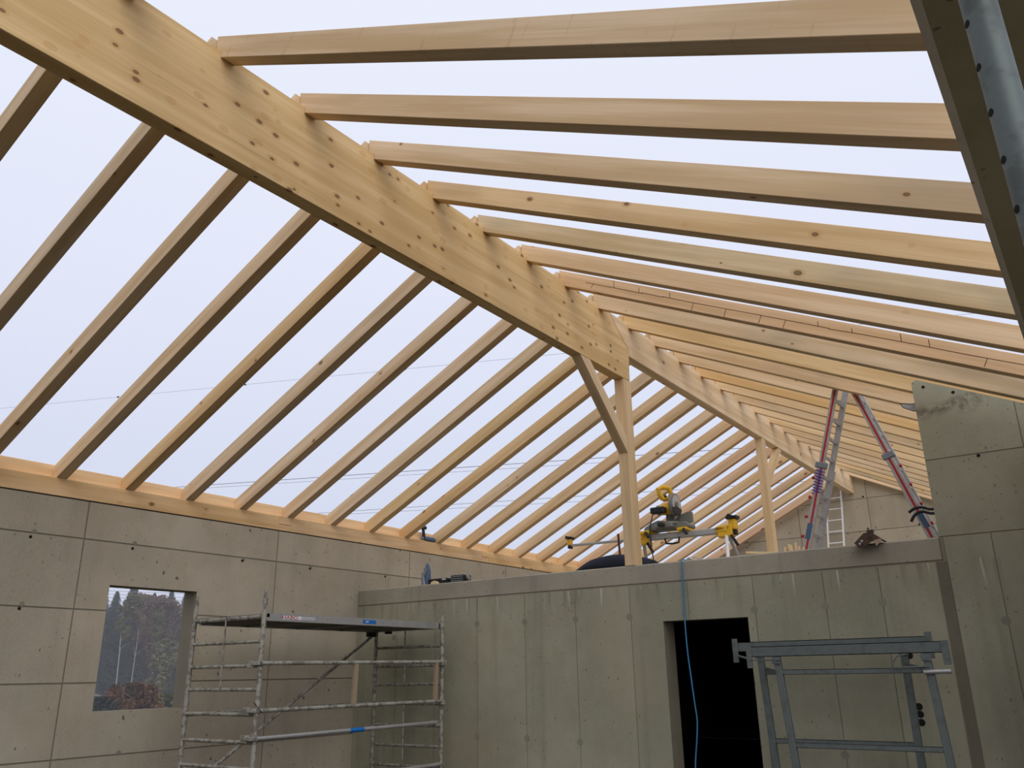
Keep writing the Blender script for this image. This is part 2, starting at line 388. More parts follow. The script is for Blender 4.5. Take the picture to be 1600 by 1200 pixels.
# ---- door wall with the raised part on the right
DX0, DX1, DZ = -4.281, -3.285, 0.534
indoor = lambda x, z: DX0 < x < DX1 and z < DZ
TB = [(-1.295, 0.0), (-1.295, 2.775), (-1.245, 2.80), (XR-0.004, 2.80-0.4785*1.125), (XR-0.004, 0.0)]
putF = lambda u, v, t: (u, t, v)
wm = structure('wall_middle', MB().cells([XL, DX0, DX1, -1.295], [FLOOR-0.2, DZ, S0], indoor, putF, YM+0.28, YM+PT), 'joint')
structure('wall_core', MB().box((-1.295, YM+PT, FLOOR-0.2), (XR-0.004, YM+0.25, 0.0)).prism(TB, 'y', YM+PT, YM+0.25), 'joint', wm)
xcol = [XL, -8.37, -7.67, -6.945, -6.19, -5.44, -4.69, -3.955, -3.195, -2.45, -1.90, -1.36]
for i in range(len(xcol)-1):
    a, b_ = xcol[i]+0.005, xcol[i+1]-0.005
    us = sorted({a, b_} | {x for x in (DX0, DX1) if a < x < b_})
    structure('formwork_panel', MB().cells(us, [FLOOR, DZ, S0-0.012], indoor, putF, YM+PT+0.002, YM), 'concrete_marked', wm)
structure('damp_strip', MB().box((-1.355, YM+0.002, FLOOR), (-1.262, YM+PT+0.002, S0-0.01)), 'damp', wm)['label'] = 'dark damp pour joint'
for x0, x1, z0, z1 in ((-1.257, -0.855, FLOOR, 1.184), (-0.845, XR-0.004, FLOOR, 1.184), (-1.295, XR-0.004, 1.196, 1.945)):
    structure('formwork_panel', MB().box((x0, YM, z0), (x1, YM+PT+0.002, z1)), 'concrete_marked', wm)
tz = lambda x: 2.80 - 0.4785*(x+1.245)
structure('formwork_panel', MB().prism([(-1.295, 1.957), (-0.437, 1.957), (-0.437, tz(-0.437)), (-1.245, 2.80), (-1.295, 2.775)], 'y', YM, YM+PT+0.002), 'concrete_marked', wm)
structure('formwork_panel', MB().prism([(-0.427, 1.957), (XR-0.004, 1.957), (XR-0.004, tz(XR)), (-0.427, tz(-0.427))], 'y', YM, YM+PT+0.002), 'concrete_marked', wm)
for x, z in ((-6.95, .619), (-6.19, .610), (-5.443, .607), (-4.705, .602), (-3.205, .603), (-2.458, .606), (-1.90, .612), (-8.42, .50), (-0.865, .385), (-6.95, -.75), (-6.19, -.75), (-5.443, -.77), (-2.458, -.80)):
    structure('tie_plug', disc((x, YM+0.004, z), (0, -1, 0), 0.040, 0.0050, 14), 'plug', wm)
for x, z in ((-1.734, .104), (-1.723, -.355), (-1.723, -.422), (-1.723, -.494)):
    structure('pipe_hole', disc((x, YM+0.005, z), (0, -1, 0), 0.033, 0.0065, 18), 'hole', wm)  # flat black disc, the shade inside the hole is its colour
for x, z in ((-1.19, 2.71), (-0.93, 2.60), (-0.82, 1.93), (-0.30, 1.93)):
    structure('tie_hole', disc((x, YM+0.004, z), (0, -1, 0), 0.017, 0.0055), 'hole', wm)

# ---- upper slab (its front edge is the pale band over the door wall)
sl = structure('ceiling', MB().box((XL+0.001, YM+0.003, S0), (-1.298, YM+0.28, S1)).box((XL+0.001, YM+0.28, S0), (XR-0.004, YF-0.001, S1)), 'slab_concrete', None, 0.012)
# ---- right wall: opening beside the camera, chamfered beam above it
OY0, OY1, OZ = -0.9, 7.4, 1.45  # unseen far end of the opening set wider to brighten the raised wall
XRo = XR + 0.25
wr = structure('wall_right', MB().cells([-3.75, OY0, OY1, YF+0.25], [FLOOR-0.2, OZ+0.03, WTOP], lambda u, v: OY0 < u < OY1 and v < OZ+0.03, lambda u, v, t: (t, u, v), XRo, XR), 'concrete')
structure('lintel', MB().prism([(XR+0.024, OZ), (XRo, OZ), (XRo, OZ+0.03), (XR, OZ+0.03), (XR, OZ+0.026)], 'x' if False else 'y', OY0, OY1), 'concrete', wr)

# ---- unseen gable behind the camera, added to shade the lower room
GN = [(XL-0.25, FLOOR-0.2), (XL-0.25, zbl(XL-0.25)+0.13), (XC, ZL0+0.13), (XR+0.25, zbr(XR+0.25)+0.13), (XR+0.25, FLOOR-0.2)]
structure('wall_near_shade', MB().prism(GN, 'y', -3.75, -3.5), 'concrete')
# ---- far gable
GT = [(XL-0.25, S1-0.4), (XL-0.25, zbl(XL-0.25)+0.13), (XC, ZL0+0.13), (XRo, zbr(XRo)+0.13), (XRo, S1-0.4)]
wf = structure('wall_far', MB().prism(GT, 'y', YF+PT, YF+0.25).box((XL, YF+PT, FLOOR), (XR, YF+0.25, S1-0.3)), 'joint')
gx = [XL+0.01, -8.6, -5.95, -4.32, -1.66, XR-0.01]; gz = [S1, 2.25, 3.0, 3.76, 4.5]
for i in range(len(gx)-1):
    for j in range(len(gz)-1):
        a, b_, c, d = gx[i]+0.008, gx[i+1]-0.008, gz[j]+0.008, gz[j+1]-0.008
        top = lambda x: min(zbl(x), zbr(x)) + 0.13
        xs = [a + (b_-a)*k/8 for k in range(9)] + ([XC] if a < XC < b_ else [])
        xs = sorted(x for x in xs if top(x) > c+0.01)
        if len(xs) < 2: continue
        poly = [(xs[0], c), (xs[-1], c)] + [(x, min(d, top(x))) for x in reversed(xs)]
        structure('formwork_panel', MB().prism(poly, 'y', YF, YF+PT+0.002), 'concrete', wf)
for x, z in ((-4.40, 3.80), (-4.40, 3.05), (-3.3, 3.72), (-6.02, 3.72), (-3.3, 3.03), (-5.3, 3.72)):
    structure('tie_hole', disc((x, YF+0.004, z), (0, -1, 0), 0.022, 0.006), 'hole', wf)

# ------------------------------------------------------------------ timber
def timber(name, poly, axis, lo, hi, ang, mat, label, cat, group=None, tint=(1, 1, 1), stain=0.25, bevel=0.003):
    """polygon (in eye coordinates) pushed along axis; local X runs along the grain: ang turns it in the polygon's plane"""
    mb = MB().prism(poly, axis, lo, hi)
    c = Vector([sum(v[i] for v in mb.v)/len(mb.v) for i in range(3)])
    R = {'y': Matrix.Rotation(-ang, 3, 'Y'), 'x': Matrix.Rotation(math.pi/2, 3, 'Z') @ Matrix.Rotation(-ang, 3, 'Y'), 'z': Matrix.Rotation(ang, 3, 'Z')}[axis]
    Ri = R.inverted(); mb.v = [tuple(Ri @ (Vector(v)-c)) for v in mb.v]
    o = link(name, mb.mesh(name, mat, False, bevel)); o.matrix_world = Matrix.Translation(c) @ R.to_4x4()
    o.color = (*tint, stain); tag(o, label, cat, group); return o

BX0, BX1 = -4.73, -4.59
# near glulam: deep beam with the raked end joint, far beam shallower
b1 = [(-3.498, 3.548), (9.265, 3.548), (9.285, 3.982), (9.045, 4.152), (8.80, 4.364), (-3.498, 4.364)]
g1 = timber('ridge_beam', b1, 'x', BX0, BX1, 0.0, 'glulam', 'deep glued ridge beam, the nearer one, ending raked over the braced post', 'beam', None, (1.0, 1.0, 1.0), 0.15)
b2 = [(9.297, 3.90), (YF+0.06, 3.90), (YF+0.06, 4.364), (8.812, 4.364), (9.055, 4.155), (9.293, 3.988)]
timber('ridge_beam', b2, 'x', BX0, BX1, 0.0, 'spruce', 'shallower ridge beam running from the braced post to the far gable', 'beam', None, (1.04, 1.03, 1.0), 0.12)
# wall plates on the left wall, lapped at their ends, with the dark sealing strip below
PZ0, PZ1, PZm = 1.894, 2.087, 1.978
def plate(y0, y1, lap0, lap1, label, tint):
    p = []
    if lap0: p += [(y0+0.21, PZ0)]
    else: p += [(y0, PZ0)]
    if lap1: p += [(y1-0.006, PZ0), (y1-0.006, PZm-0.004), (y1-0.216, PZm-0.004), (y1-0.216, PZ1)]
    else: p += [(y1, PZ0), (y1, PZ1)]
    p += [(y0, PZ1)] + ([(y0, PZm+0.002), (y0+0.21, PZm+0.002)] if lap0 else [])
    o = timber('wall_plate', p, 'x', XL-0.16, XL+0.004, 0.0, 'spruce', label, 'beam', 'wall plates on the left wall', tint, 0.06)
    mi = o.matrix_world.inverted()
    mb = MB().box((XL-0.15, y0+(0.21 if lap0 else 0), WTOP), (XL-0.004, y1-0.004, PZ0)); mb.v = [tuple(mi @ Vector(v)) for v in mb.v]
    link('sealing_strip', mb.mesh('sealing_strip', 'gasket'), o)['label'] = 'black sealing strip under the plate'
plate(-3.498, 7.745, False, True, 'yellowish wall plate on the left wall, the piece nearest the window end', (1.16, 1.04, 0.84))
plate(7.532, 12.33, True, True, 'pinkish wall plate with many nail spots, middle piece of the left wall', (1.16, 1.08, 0.98))
plate(12.117, YF-0.004, True, False, 'wall plate beyond the upper slab, far piece toward the gable', (1.16, 1.04, 0.84))
timber('fascia_board', [(-3.498, 2.089), (YF-0.004, 2.089), (YF-0.004, 2.245), (-3.498, 2.245)], 'x', -9.305, -9.272, 0.0, 'spruce', 'upright pale board standing on the left wall plate behind the rafter feet', 'board', None, (1.22, 1.13, 1.0), 0.05)
timber('wall_plate', [(-3.498, WTOP), (YF-0.004, WTOP), (YF-0.004, 2.137), (-3.498, 2.137)], 'x', -0.05, 0.10, 0.0, 'spruce', 'wall plate carrying the right slope rafters', 'beam', None, (1, 1, 1), 0.1)

ORD = ['first', 'second', 'third', 'fourth', 'fifth', 'sixth', 'seventh', 'eighth', 'ninth', 'tenth', 'eleventh', 'twelfth', 'thirteenth', 'fourteenth', 'fifteenth', 'sixteenth', 'seventeenth', 'eighteenth', 'nineteenth', 'twentieth', 'twenty-first', 'twenty-second', 'twenty-third', 'twenty-fourth']
left_poly = [(XC-0.002, 4.366), (BX0, 4.366), (BX0, zbl(BX0)), (XL, 2.089), (-9.27, 2.089), (-9.27, zbl(-9.27)+DV), (XC-0.002, ZL0+DV)]
right_poly = [(XC+0.002, 4.366), (BX1, 4.366), (BX1, zbr(BX1)), (-0.05, 2.139), (0.102, 2.139), (0.102, zbr(0.102)), (0.62, zbr(0.62)), (0.62, zbr(0.62)+DV), (XC+0.002, ZR0+DV)]
tl = [((.94, .93, .90), .4), ((.92, .92, .92), .5), ((.96, .92, .86), .4), ((1, .95, .88), .35), ((.98, .88, .70), .15), ((.98, .96, .95), .4), ((1, .97, .94), .3), ((1.02, .99, .97), .2), ((1.02, 1, .97), .2), ((1, .93, .74), .2), ((.98, .87, .68), .5), ((.97, .94, .88), .5), ((.98, .9, .78), .5), ((.96, .88, .76), .6), ((1, .95, .88), .3), ((.96, .86, .74), .6)]
ll = {3: 'clean', 4: 'golden-toned', 9: 'golden-toned', 10: 'golden and stained', 11: 'greyish', 13: 'cracked and stained'}
for j in range(24):
    y = 2.065 + 0.8*j
    t, s = tl[j % 16] if j < 16 else ((1, rnd.uniform(.88, .98), rnd.uniform(.76, .92)), rnd.uniform(.1, .5))
    timber('roof_rafter', left_poly, 'y', y, y+RW, math.atan(SL), 'spruce', f"{ll.get(j, 'pale')} rafter on the left slope, {ORD[j]} counted from the camera end", 'rafter', 'rafters on the left slope', t, s)
tr = [((.90, .88, .83), .3), ((.94, .91, .87), .12), ((.96, .94, .90), .6), ((1.0, .92, .76), .5), ((.92, .92, .84), .9), ((1.06, 1.0, .94), .05), ((1.0, .88, .78), .3), ((.95, .92, .86), .75), ((1.04, .94, .72), .08), ((.97, .90, .80), .6), ((1.05, 1.0, .92), .1), ((1.05, .90, .64), .05), ((1.05, 1.0, .9), .15), ((.95, .9, .82), .7), ((.98, .92, .8), .4), ((1.05, 1.0, .88), .1), ((.97, .92, .85), .4)]
lr = {1: 'drip-marked', 2: 'evenly knotted', 3: 'greyish', 4: 'dark-stained yellowish', 5: 'grey-green weathered', 6: 'clean peach-toned', 7: 'reddish cracked', 8: 'grey-brown', 9: 'clear yellow', 10: 'brown-grey', 12: 'orange'}
for j in range(0, 24):
    y = 2.112 + 0.8*j
    t, s = tr[(j-1) % 17]
    o = timber('roof_rafter', right_poly, 'y', y, y+RW, -math.atan(SR), 'drip_spruce' if j == 1 else 'spruce', f"{lr.get(j, 'pale')} rafter on the right slope, {ORD[j]} counted from the camera end", 'rafter', 'rafters on the right slope', t, s)
    if j == 7:                                                     # the cracked rafter: one long check, short ones off it
        mi = o.matrix_world.inverted(); rz = random.Random(3)
        zc = lambda x: zbr(x) + 0.098
        mb = MB(); X = -4.3
        while X < -0.3:
            X2 = X + rz.uniform(0.25, 0.5); mb.bar((X, y-0.0005, zc(X)+rz.uniform(-.006, .006)), (X2, y-0.0005, zc(X2)+rz.uniform(-.006, .006)), 0.002, 0.006); X = X2 - 0.01
        mb.v = [tuple(mi @ Vector(v)) for v in mb.v]; link('drying_crack', mb.mesh('drying_crack', 'crack'), o)['label'] = 'long dark crack along the face'
        for k in range(13):
            X = -4.25 + k*0.31 + rz.uniform(-.06, .06); up = rz.choice((-1, 1)); z = zc(X)
            mb = MB().bar((X, y-0.0005, z), (X + (0.035 if up < 0 else 0.0)*up, y-0.0005, z + up*rz.uniform(.04, .085)), 0.002, 0.006, (1, 0, 0))
            mb.v = [tuple(mi @ Vector(v)) for v in mb.v]; link('drying_crack', mb.mesh('drying_crack', 'crack'), o)

# posts and braces (grain upright)
def upright(name, x0, x1, y0, y1, z0, z1, label, tint, stain):
    mb = MB().box((0, -(y1-y0)/2, -(x1-x0)/2), (z1-z0, (y1-y0)/2, (x1-x0)/2))
    o = link(name, mb.mesh(name, 'spruce', False, 0.003)); o.rotation_euler = (0, -math.pi/2, 0)
    o.location = ((x0+x1)/2, (y0+y1)/2, z0); o.color = (*tint, stain); return tag(o, label, 'post', 'posts under the ridge')
upright('ridge_post', -4.727, -4.593, 9.093, 9.29, S1, 3.547, 'thick braced post on the slab edge, carrying the near ridge beam end', (1, .95, .84), .35)
upright('ridge_post', -4.727, -4.593, 14.36, 14.53, S1, 3.899, 'slimmer post farther back, carrying the far ridge beam', (1.02, .98, .88), .12)
timber('knee_brace', [(8.02, 3.547), (9.091, 2.565), (9.091, 2.775), (8.25, 3.547)], 'x', -4.718, -4.594, -math.atan(0.92), 'spruce', 'knee brace from the near braced post up to the deep ridge beam', 'brace', 'knee braces', (.98, .95, .88), .55)
timber('knee_brace', [(15.45, 3.899), (14.532, 3.05), (14.532, 3.24), (15.25, 3.899)], 'x', -4.70, -4.60, math.atan(0.92), 'spruce', 'knee brace behind the far post up to the far ridge beam', 'brace', 'knee braces', (1.04, 1.0, .9), .1)

# ------------------------------------------------------------------ steel prop under the beam beside the camera
pr = empty('steel_prop', (0.06, 1.5, FLOOR), 'grey perforated steel prop standing close under the concrete beam', 'prop'); P = Sub(pr)
px = lambda z: 0.0203 - 0.0187*(z-0.65)
P.part('inner_tube', MB().tube([(px(-0.3), 1.5, -0.3), (px(OZ-0.01), 1.5, OZ-0.01)], 0.0295, 28), 'prop_steel', True)
P.part('outer_tube', MB().tube([(px(FLOOR+.01), 1.5, FLOOR+0.008), (px(0.25), 1.5, 0.25)], 0.036, 28), 'prop_steel', True)
P.part('collar', MB().tube([(px(0.16), 1.5, 0.16), (px(0.27), 1.5, 0.27)], 0.046, 20), 'prop_steel', True)
P.part('base_plate', MB().box((px(FLOOR)-.07, 1.43, FLOOR), (px(FLOOR)+.07, 1.57, FLOOR+0.008)), 'prop_steel')
P.part('head_plate', MB().box((px(OZ)-.06, 1.44, OZ-0.008), (px(OZ)+.06, 1.56, OZ)), 'prop_steel')
hd = Vector((-0.87, -0.49, 0)).normalized()
for k in range(9):
    z = 1.102 - 0.0965*k + 0.193
    c = Vector((px(z), 1.5, z)) + hd*0.0215
    P.part('pin_hole', MB().tube([c, c + hd*0.0085], 0.0075, 12), 'hole', True)  # tube is not drilled, black stub paints the dark inside

# ------------------------------------------------------------------ scaffold tower by the left wall
SXL, SXR, SY0, SY1 = -8.48, -7.30, 5.90, 8.80
sc_ = empty('scaffold_tower', ((SXL+SXR)/2, (SY0+SY1)/2, FLOOR), 'mortar-spattered aluminium scaffold tower with platform, in front of the window wall', 'scaffold'); S = Sub(sc_)
RZ = [0.598, 0.352, 0.113, -0.117, -0.356, -0.617, -0.86, -1.10, -1.34]
for yy in (SY0, SY1):
    for xx in (SXL, SXR):
        top = 0.80 if yy == SY0 else (0.66 if xx == SXR else 0.6)
        st = S.part('standard', MB().tube([(xx, yy, FLOOR+0.03), (xx, yy, top)], 0.0255, 14), 'tube', True)
        S.part('spigot', MB().tube([(xx, yy, top-.02), (xx, yy, top+0.075)], 0.019, 12), 'tube', True, parent=st)
        S.part('socket_collar', MB().tube([(xx, yy, -0.50), (xx, yy, -0.24)], 0.0285, 14), 'tube', True, parent=st)
        S.part('foot_plate', MB().box((xx-.06, yy-.06, FLOOR), (xx+.06, yy+.06, FLOOR+0.03)), 'galv', parent=st)
    for z in RZ:
        r = 0.0235 if z > 0.5 else 0.019
        S.part('rung', MB().tube([(SXL, yy, z), (SXR, yy, z)], r, 12), 'tube', True)
    xm = -7.885 if yy == SY0 else -7.92
    S.part('hook_rod', MB().tube([(xm+.05, yy-.03, 0.62), (xm+.02, yy-.045, 0.63), (xm, yy-0.03, 0.60), (xm, yy-0.028, -0.12)], 0.009, 8), 'tube', True)
    if yy == SY1: S.part('hook_rod', MB().tube([(xm, yy-0.028, -0.36), (xm, yy-0.028, -1.12)], 0.010, 8), 'tube', True)
# guard rails on the room side, with claws over the rungs
RXo = SXR + 0.045
for z0, z1, y1 in ((0.135, 0.152, 8.76), (-0.318, -0.318, 8.74), (-0.578, -0.566, 8.64), (-1.05, -1.05, 8.74)):
    ra = S.part('guard_rail', MB().tube([(RXo, SY0-0.02, z0), (RXo, y1, z1)], 0.021 if z0 > -0.4 else 0.0225, 12), 'tube' if z0 > -.4 else 'alu', True)
    S.part('rail_claw', MB().box((SXR-0.16, SY0-0.05, z0-0.045), (SXR-0.06, SY0+0.0, z0+0.03)).box((SXR-0.08, SY0-0.06, z0-0.02), (RXo, SY0-0.03, z0+0.02)), 'tube', parent=ra, bevel=0.006)
    S.part('rail_claw', MB().box((SXR-0.05, y1-0.02, z1-0.045), (RXo+.02, y1+0.06, z1+0.02)), 'tube', parent=ra, bevel=0.006)
    if z0 < -0.5 and z0 > -0.9:
        S.part('tape_mark', MB().tube([(RXo, 7.16, -0.5735), (RXo, 7.37, -0.5726)], 0.0245, 12), 'blue', True, parent=ra, label='bright blue tape band')
S.part('guard_rail', MB().tube([(SXL, SY0, -0.37), (SXL, SY1, -0.35)], 0.019, 10), 'tube', True)
for y in (7.20, 8.62):
    S.part('toe_post', MB().bar((RXo, y, -0.315), (RXo, y+0.015, 0.14), 0.06, 0.03, (1, 0, 0)), M['board'], label='wooden upright between two guard rails')
S.part('diagonal_brace', MB().tube([(SXL, SY1, 0.56), (SXL, SY0+0.1, -1.12)], 0.020, 12), 'tube', True)
pz0, pz1 = 0.560, 0.640
pl_ = S.part('platform', MB().box((SXL+0.03, SY0+0.07, pz0+0.018), (SXR-0.045, SY1-0.07, pz0+0.05)), 'ply', label='dark plywood platform deck')
S.part('platform_side', MB().box((SXR-0.045, SY0+0.03, pz0), (SXR-0.0, SY1-0.05, pz1)).box((SXR-0.07, SY0+.06, pz0), (SXR-0.045, SY1-.06, pz0+0.012)), 'alu', parent=pl_, label='silver aluminium platform edge')
S.part('platform_side', MB().box((SXL-0.0, SY0+0.06, pz0), (SXL+0.035, SY1-0.06, pz1)), 'alu', parent=pl_)
S.part('platform_end', MB().box((SXL, SY0+0.035, pz0+0.035), (SXR, SY0+0.07, pz1-0.01)), 'gasket', parent=pl_)
S.part('platform_end', MB().box((SXL, SY1-0.07, pz0), (SXR, SY1-0.035, pz1-0.01)), 'alu', parent=pl_)
for y in (6.6, 7.35, 8.1):
    S.part('cross_member', MB().box((SXL+0.03, y-.02, pz0-0.004), (SXR-0.045, y+.02, pz0+0.018)), 'saw_grey', parent=pl_)
S.part('sticker', MB().box((SXR+0.0002, 6.14, 0.583), (SXR+0.0012, 6.40, 0.618)), 'white', parent=pl_, label='white sticker')
S.part('sticker', MB().box((SXR+0.0002, 6.40, 0.583), (SXR+0.0012, 6.60, 0.618)), 'label_grey', parent=pl_, label='grey sticker')
S.part('sticker', MB().box((SXR+0.0002, 7.34, 0.578), (SXR+0.0014, 7.56, 0.622)), 'blue', parent=pl_, label='blue sticker')
so = Vector(sc_.location)
text('lettering', 'HABO', 0.046, 'red', pl_, frame(Vector((SXR+0.0014, 6.245, 0.600))-so, (0, 1, 0), (0, 0, 1)) @ Matrix.Diagonal((1.75, 1, 1, 1)))
text('lettering', 'GP', 0.030, 'white', pl_, frame(Vector((SXR+0.0016, 7.41, 0.600))-so, (0, 1, 0), (0, 0, 1)) @ Matrix.Diagonal((1.5, 1, 1, 1)))
S.part('bracket', MB().box((SXL-0.02, SY1-0.18, 0.50), (SXL+0.05, SY1-0.05, 0.562)), 'gasket')
S.part('bracket', MB().box((SXL+0.25, SY1-0.1, 0.53), (SXL+0.32, SY1-0.03, 0.562)), 'gasket')
# thin loose wire at the collar
S.part('tie_wire', MB().tube([(SXR-.02, SY0-.03, -0.24), (SXR+.03, SY0-.03, -0.27), (SXR+0.10, SY0, -0.345)], 0.004, 6), 'gasket')

# ------------------------------------------------------------------ galvanised folding trestle in front of the door wall
def channel(x0, x1, y0, y1, z0, z1, t=0.006):
    return MB().box((x0, y0, z0), (x1, y0+t, z1)).box((x0, y0, z1-t), (x1, y1, z1)).box((x0, y0, z0), (x1, y1, z0+t))
tr_ = empty('steel_trestle', (-2.2, 8.4, FLOOR), 'galvanised steel folding trestle with twin frames in front of the door wall', 'trestle'); T = Sub(tr_)
for Y, xa, xb, zt, ul, ur, first in ((8.2, -2.985, -1.293, 0.205, (-2.733, -2.615), (-1.435, -1.345), True), (8.6, -3.27, -1.48, 0.262, (-3.033, -2.96), (-1.69, -1.69), False)):
    zb = zt - 0.094
    tb = T.part('top_beam', channel(xa, xb, Y, Y+0.06, zb, zt), 'galv')
    T.part('end_plate', MB().box((xa-0.03, Y-0.006, zb-0.10), (xa+0.025, Y+0.004, zt+(0.005 if first else 0.035))), 'galv', parent=tb)
    T.part('end_plate', MB().box((xb-0.01, Y-0.006, zb-0.10), (xb+0.05, Y+0.004, zt+(0.005 if first else 0.035))), 'galv', parent=tb)
    for n_, (xt, xbm) in enumerate((ul, ur)):
        up = T.part('upright', MB().bar((xt, Y+0.03, zb), (xbm, Y+0.03, FLOOR), 0.05, 0.062, (1, 0, 0)), 'galv', bevel=0.004)
        T.part('hinge', MB().tube([(xt-.02, Y-0.012, zb-0.035), (xt-.02, Y+0.07, zb-0.035)], 0.024, 12).box((xt-.04, Y-0.008, zb-0.065), (xt+.042, Y+0.0, zb-0.003)), 'galv', True, parent=up)
    for z in (-0.03, -0.655):
        k = (-z+0.1)/1.65
        T.part('cross_rail', channel(ul[0]+(ul[1]-ul[0])*k+0.03, ur[0]+(ur[1]-ur[0])*k-0.03, Y+0.012, Y+0.05, z-0.022, z+0.022, 0.004), 'galv')
    T.part('foot', MB().box((ul[1]-.06, Y-.02, FLOOR), (ul[1]+.06, Y+.08, FLOOR+.012)).box((ur[1]-.06, Y-.02, FLOOR), (ur[1]+.06, Y+.08, FLOOR+.012)), 'galv')
T.part('link_bar', MB().bar((-2.74, 8.24, -0.03), (-2.98, 8.62, 0.0), 0.012, 0.035), 'galv')
T.part('link_bar', MB().bar((-1.46, 8.24, -0.02), (-1.69, 8.62, 0.02), 0.012, 0.03), 'galv')
T.part('locking_rod', MB().tube([(-1.70, 8.17, -0.005), (-1.42, 8.17, 0.0)], 0.008, 8).tube([(-1.72, 8.17, -0.03), (-1.70, 8.17, 0.04), (-1.66, 8.17, 0.09), (-1.58, 8.17, 0.105)], 0.007, 8), 'galv', True)
T.part('pipe_stub', MB().tube([(-1.47, 8.19, -0.044), (-1.255, 8.19, -0.040)], 0.019, 12), 'alu', True, label='short bright pipe pushed into the frame')
T.part('spacer_rod', MB().tube([(-3.24, 8.59, 0.13), (-2.98, 8.19, 0.09)], 0.011, 8).tube([(-2.97, 8.19, 0.085), (-2.70, 8.19, 0.08)], 0.007, 8), 'galv', True)

# ------------------------------------------------------------------ tall ladders on the slab
la = empty('folding_ladder', (-2.22, 10.5, S1), 'tall aluminium A-frame ladder with red stripes standing on the slab', 'ladder'); A = Sub(la)
for apex, foot in (((-2.245, 3.47), (-2.972, S1)), ((-2.205, 3.47), (-1.474, S1))):
    d = Vector((foot[0]-apex[0], 0, foot[1]-apex[1])); nrm = Vector((-d.z, 0, d.x)).normalized(); left = foot[0] < apex[0]
    at = lambda t, y, off=0.0: Vector((apex[0], y, apex[1])) + d*t + nrm*off
    for y in (10.30, 10.72):
        stl = A.part('stile', MB().bar(at(0, y), at(1, y), 0.026, 0.072, nrm), 'alu', bevel=0.004)
        if y < 10.5 :
            A.part('stripe', MB().bar(at(0, y-0.0135), at(1, y-0.0135), 0.002, 0.024, nrm), 'red', parent=stl, label='red stripe along the stile')
        ot = A.part('outer_stile', MB().bar(at(0.5, y+(-.0 if y < 10.5 else .0), 0.008 if left else -0.008), at(0.985, y, 0.008 if left else -0.008), 0.034, 0.088, nrm), 'alu', bevel=0.004)
        if y < 10.5:
            A.part('stripe', MB().bar(at(0.5, y-0.0175, 0.008 if left else -0.008), at(0.985, y-0.0175, 0.008 if left else -0.008), 0.002, 0.026, nrm), 'red', parent=ot, label='red stripe along the stile')
            A.part('clamp_collar', MB().bar(at(0.485, y), at(0.515, y), 0.06, 0.14, nrm), 'tool_grey', parent=ot, bevel=0.008)
            A.part('blue_mark', MB().bar(at(0.80, y-0.019, 0.0), at(0.88, y-0.019, 0.0), 0.002, 0.06, nrm), 'tool_blue', parent=ot, label='blue painted mark')
        A.part('rubber_foot', MB().bar(at(0.975, y), at(1.0, y), 0.045, 0.10, nrm), 'black', parent=ot)
    for k in range(10):
        t = 0.05 + k*0.1
        A.part('rung', MB().bar(at(t, 10.30), at(t, 10.72), 0.03, 0.03, nrm), 'alu')
        if k > 4: A.part('knob', MB().tube([at(t+.02, 10.285, -0.05 if left else 0.05), at(t+.02, 10.285, -0.075 if left else 0.075)], 0.02, 10), 'red', True)
    if left:
        cord = []
        for k in range(100):
            a = k*0.55; c = at(0.52 + k*0.0013, 10.30); cord.append(c + nrm*(0.052*math.cos(a)) + Vector((0, 0.026*math.sin(a), 0)))
        A.part('cord_wrap', MB().tube(cord, 0.008, 6), 'purple', True, label='violet cord wound round the stile')

wl_ = empty('leaning_ladder', (-5.04, 19.9, S1), 'thin white ladder leaning against the far gable', 'ladder'); W = Sub(wl_)
lp = lambda x, t: Vector((x, 19.75 + 0.9*t, S1 + 2.80*t))
for x in (-5.215, -4.865):
    W.part('stile', MB().bar(lp(x, 0), lp(x, 1), 0.03, 0.055, (0, 1, 0)), 'white', bevel=0.003)
for k in range(10):
    W.part('rung', MB().tube([lp(-5.215, 0.06+k*.098), lp(-4.865, 0.06+k*.098)], 0.016, 8), 'white', True)

# ------------------------------------------------------------------ mitre saw on its stand
bz = 1.865
st_ = empty('saw_stand', (-5.6, 11.4, S1), 'long aluminium saw stand with yellow end stops behind the braced post', 'stand'); Q = Sub(st_)
yl = lambda x: 11.28 + (x+6.82)*0.075
Q.part('rail', MB().bar((-5.75, yl(-5.75), bz), (-4.36, yl(-4.36), bz), 0.11, 0.085), 'alu', bevel=0.01)
Q.part('extension_rail', MB().bar((-6.80, yl(-6.8), bz+.0), (-5.70, yl(-5.7), bz+.0), 0.05, 0.035), 'alu', bevel=0.006)
Q.part('extension_rail', MB().bar((-4.5, yl(-4.5), bz+.012), (-4.20, yl(-4.2), bz+.012), 0.05, 0.035), 'alu', bevel=0.006)
for x in (-6.80, -4.22):
    y = yl(x)
    k = 0.68 if x < -5 else 1.0
    e = Q.part('end_stop', MB().box((x-.05*k, y-.06*k, bz+.0), (x+.05*k, y+.06*k, bz+.15*k)), 'yellow', bevel=0.012)
    Q.part('stop_roller', MB().tube([(x, y-.16*k, bz+.175*k), (x, y+.16*k, bz+.175*k)], 0.030*k, 12).box((x-.08*k, y-.07*k, bz+.15*k), (x+.08*k, y+.07*k, bz+.19*k)), 'black', True, parent=e)
    Q.part('stop_clamp', MB().box((x-.04*k, y-.04, bz-.07*k), (x+.05*k, y+.04, bz+.0)), 'black', parent=e, bevel=0.01)
